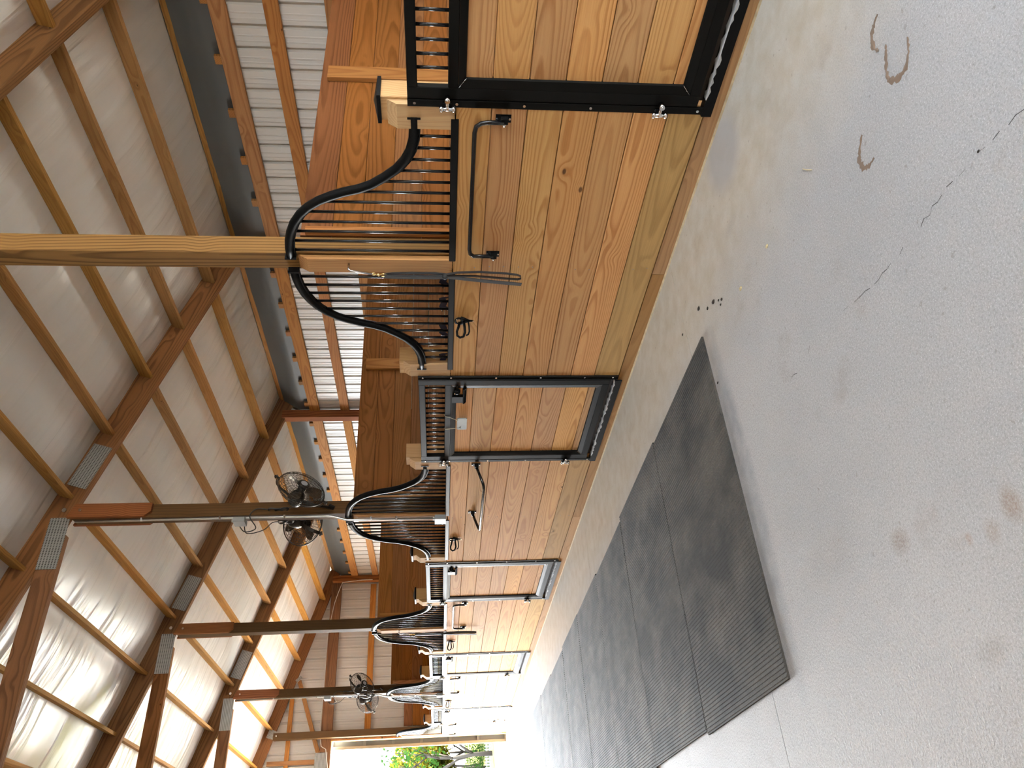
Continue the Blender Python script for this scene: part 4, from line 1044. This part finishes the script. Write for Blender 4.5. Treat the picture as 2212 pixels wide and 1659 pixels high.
for i, (lab, side) in enumerate((('looped black cord of the fan facing the camera', -1), ('looped black cord of the fan behind the bigger fan post', 1), ('looped black cord of the near fan on the far post', -1), ('looped black cord hanging free beside the far fan post', 1))):
    Y = PY[3] if i < 2 else PY[5]
    z0 = 3.43
    if side < 0:
        pts = [(-0.01, Y + 0.06, z0 + 0.024), (-0.06, Y + 0.10, z0 - 0.03), (-0.04, Y + 0.06, z0 - 0.14), (0.02, Y - 0.08, z0 - 0.10), (0.09, Y - 0.10, z0 - 0.16)] + coil(0.09, Y - 0.09, 3.06, 3, 0.10, 0.028, 0.05) + [(0.1, Y - 0.10, 2.92), (0.12, Y - 0.16, 2.84)]
    else:
        pts = [(-0.01, Y + 0.06, z0 - 0.024), (-0.07, Y + 0.12, z0 - 0.05), (-0.03, Y + 0.13, z0 - 0.20), (0.03, Y + 0.10, z0 - 0.28)] + coil(0.06, Y + 0.13 + (0.06 if i == 3 else 0), 3.02, 3, 0.08, 0.03, 0.12) + [(0.10, Y + 0.18, 2.94), (0.14, Y + 0.30, 2.93)]
    cord(pts, lab)

# ------------------------------------------------------------------ outside the far door
def ground_z(y): return 0.0 if y < 22.5 else -4.6 * min(1.0, (y - 22.5) / 72.0) ** 0.9
go = struct('ground_outside', label='ground falling away beyond the far door')
mb = MB(); ys = [18.6, 20, 22.5, 26, 30, 36, 44, 55, 70, 85, 100, 130, 200]; xs = [-60, -20, -6, 4, 12, 20, 30, 80]
gp = MB(); gp.box(-16, 14, 18.6, 22.6, -0.3, -0.03); gp.build('gravel_pad', 'gravel', go)
for y in ys[2:]:
    for x in xs: mb.v.append((x, y, ground_z(y) - 0.05))
nx = len(xs)
for j in range(len(ys[2:]) - 1):
    for i in range(nx - 1): q = j * nx + i; mb.face((q, q + 1, q + nx + 1, q + nx), True)
mb.build('meadow', 'lawn', go)
gn = MB(); gn.box(-25, 20, -40, YN - 0.2, -0.3, -0.03); gn.box(14, 16, -40, 18.6, -0.3, -0.03); gn.box(XW + 0.1, 14, YN - 0.2, 18.6, -0.3, -0.04); gn.box(-25, mx(XW) - 0.1, YN - 0.2, 22.6, -0.3, -0.04); gn.build('yard', 'gravel', go)
t = thing('picket_fence', 'white fence far down the slope beyond the open door', 'fence', (0, 100, ground_z(100) - 0.05))
for i in range(64):
    x = 3 + i * 0.33; MB().prism([(x, 0.0), (x + 0.19, 0.0), (x + 0.19, 0.62), (x + 0.095, 0.74), (x, 0.62)], 1, -0.02, 0.02).build('picket', 'fence_white', t)
MB().box(3, 24.2, 0.02, 0.06, 0.02, 0.18).build('rail', 'fence_white', t)
MB().box(3, 24.2, 0.03, 0.06, 0.45, 0.52).build('rail', 'fence_white', t)

def foliage(mb, c, rad, n, size, rnd):
    for _ in range(n):
        while True:
            p = Vector((rnd.uniform(-1, 1), rnd.uniform(-1, 1), rnd.uniform(-1, 1)))
            if p.length < 1: break
        p = Vector(c) + Vector((p.x * rad[0], p.y * rad[1], p.z * rad[2]))
        a = Vector((rnd.uniform(-1, 1), rnd.uniform(-1, 1), rnd.uniform(-1, 1))).normalized(); b_ = a.orthogonal().normalized() * size * rnd.uniform(0.6, 1.3); a = a * size * rnd.uniform(0.6, 1.3)
        k = len(mb.v); mb.v += [tuple(p - a), tuple(p + b_ * 0.6), tuple(p + a), tuple(p - b_ * 0.6)]; mb.face((k, k + 1, k + 2, k + 3))
def tree(x, y, h, label, leaf, dens, seed, spread):
    rnd = random.Random(seed); t = thing('spring_tree', label, 'tree', (x, y, ground_z(y) - 0.1), 'trees beyond the far door')
    br = MB(); lf = MB()
    def grow(p, d, L, r, lev):
        q = p + d * L; mid = p + d * L * 0.5 + Vector((rnd.uniform(-1, 1), rnd.uniform(-1, 1), 0)) * L * 0.06
        br.tube([p, mid, q], [r, r * 0.85, r * 0.65], 5)
        if lev >= 2: foliage(lf, q, (spread * 1.3, spread * 1.3, spread * 1.1), int(dens * rnd.uniform(0.6, 1.4)), 0.30, rnd)
        if lev < 4:
            for _ in range(3 if lev < 3 else 2):
                nd = (d + Vector((rnd.uniform(-1, 1), rnd.uniform(-1, 1), rnd.uniform(-0.25, 0.7))) * 0.85).normalized()
                grow(q if rnd.random() < 0.6 else mid, nd, L * rnd.uniform(0.6, 0.82), r * 0.6, lev + 1)
    grow(Vector((0, 0, 0)), Vector((rnd.uniform(-.08, .08), 0, 1)).normalized(), h * 0.30, h * 0.018, 0)
    br.build('trunk', 'bark', t)
    lo = lf.build('crown', leaf, t); lo['kind'] = 'stuff'
for i, (x, y, h, lab, lf, dn, sp) in enumerate(((17.6, 106, 13, 'yellow-green spring tree just past the sliding door edge', 'leaf_yellow', 130, 1.0), (13.0, 111, 14, 'yellow-green spring tree in the middle of the doorway view', 'leaf_yellow', 130, 1.0), (8.0, 120, 15, 'yellow-green spring tree deepest in the doorway view', 'leaf_yellow', 130, 1.0),
                                           (11.6, 92, 15, 'thin leafed tree whose bare branches cross the sky', 'leaf_green', 5, 0.7), (22.0, 117, 14, 'yellow-green tree hidden partly by the sliding door', 'leaf_yellow', 110, 1.0))):
    tree(x, y, h, lab, lf, dn, 11 + i, sp)
tr0 = [o for o in bpy.data.objects if o.name.startswith('spring_tree') and o.parent is None][:3]
for i, (x, y, src, a) in enumerate(((15.4, 124, 0, 1.1), (20.2, 127, 1, 2.3), (11.0, 126, 2, 0.7), (24.5, 122, 0, 3.0), (18.6, 133, 2, 4.1))):
    c_ = copy_tree(tr0[src]); c_.location = (x, y, ground_z(y) - 0.1); c_.rotation_euler = (0, 0, a)
    c_['label'] = 'yellow-green tree of the farther row beyond the door, %s of that row' % ORD[i]
hd = thing('hedge', 'dense green hedge behind the white fence', 'hedge', (0, 103, ground_z(103)))
hm = MB(); rnd = random.Random(5)
for i in range(16): foliage(hm, (2 + i * 1.6, rnd.uniform(-0.4, 0.4), 1.5), (1.4, 1.0, 1.9 + rnd.uniform(-.3, .4)), 330, 0.13, rnd)
hm.build('foliage', 'leaf_green', hd)['kind'] = 'stuff'
hb = MB()
for i in range(16): hb.tube([(2 + i * 1.6, 0, -0.1), (2 + i * 1.6, 0, 2.0)], [0.08, 0.03], 6)
hb.build('stems', 'bark', hd)['kind'] = 'stuff'
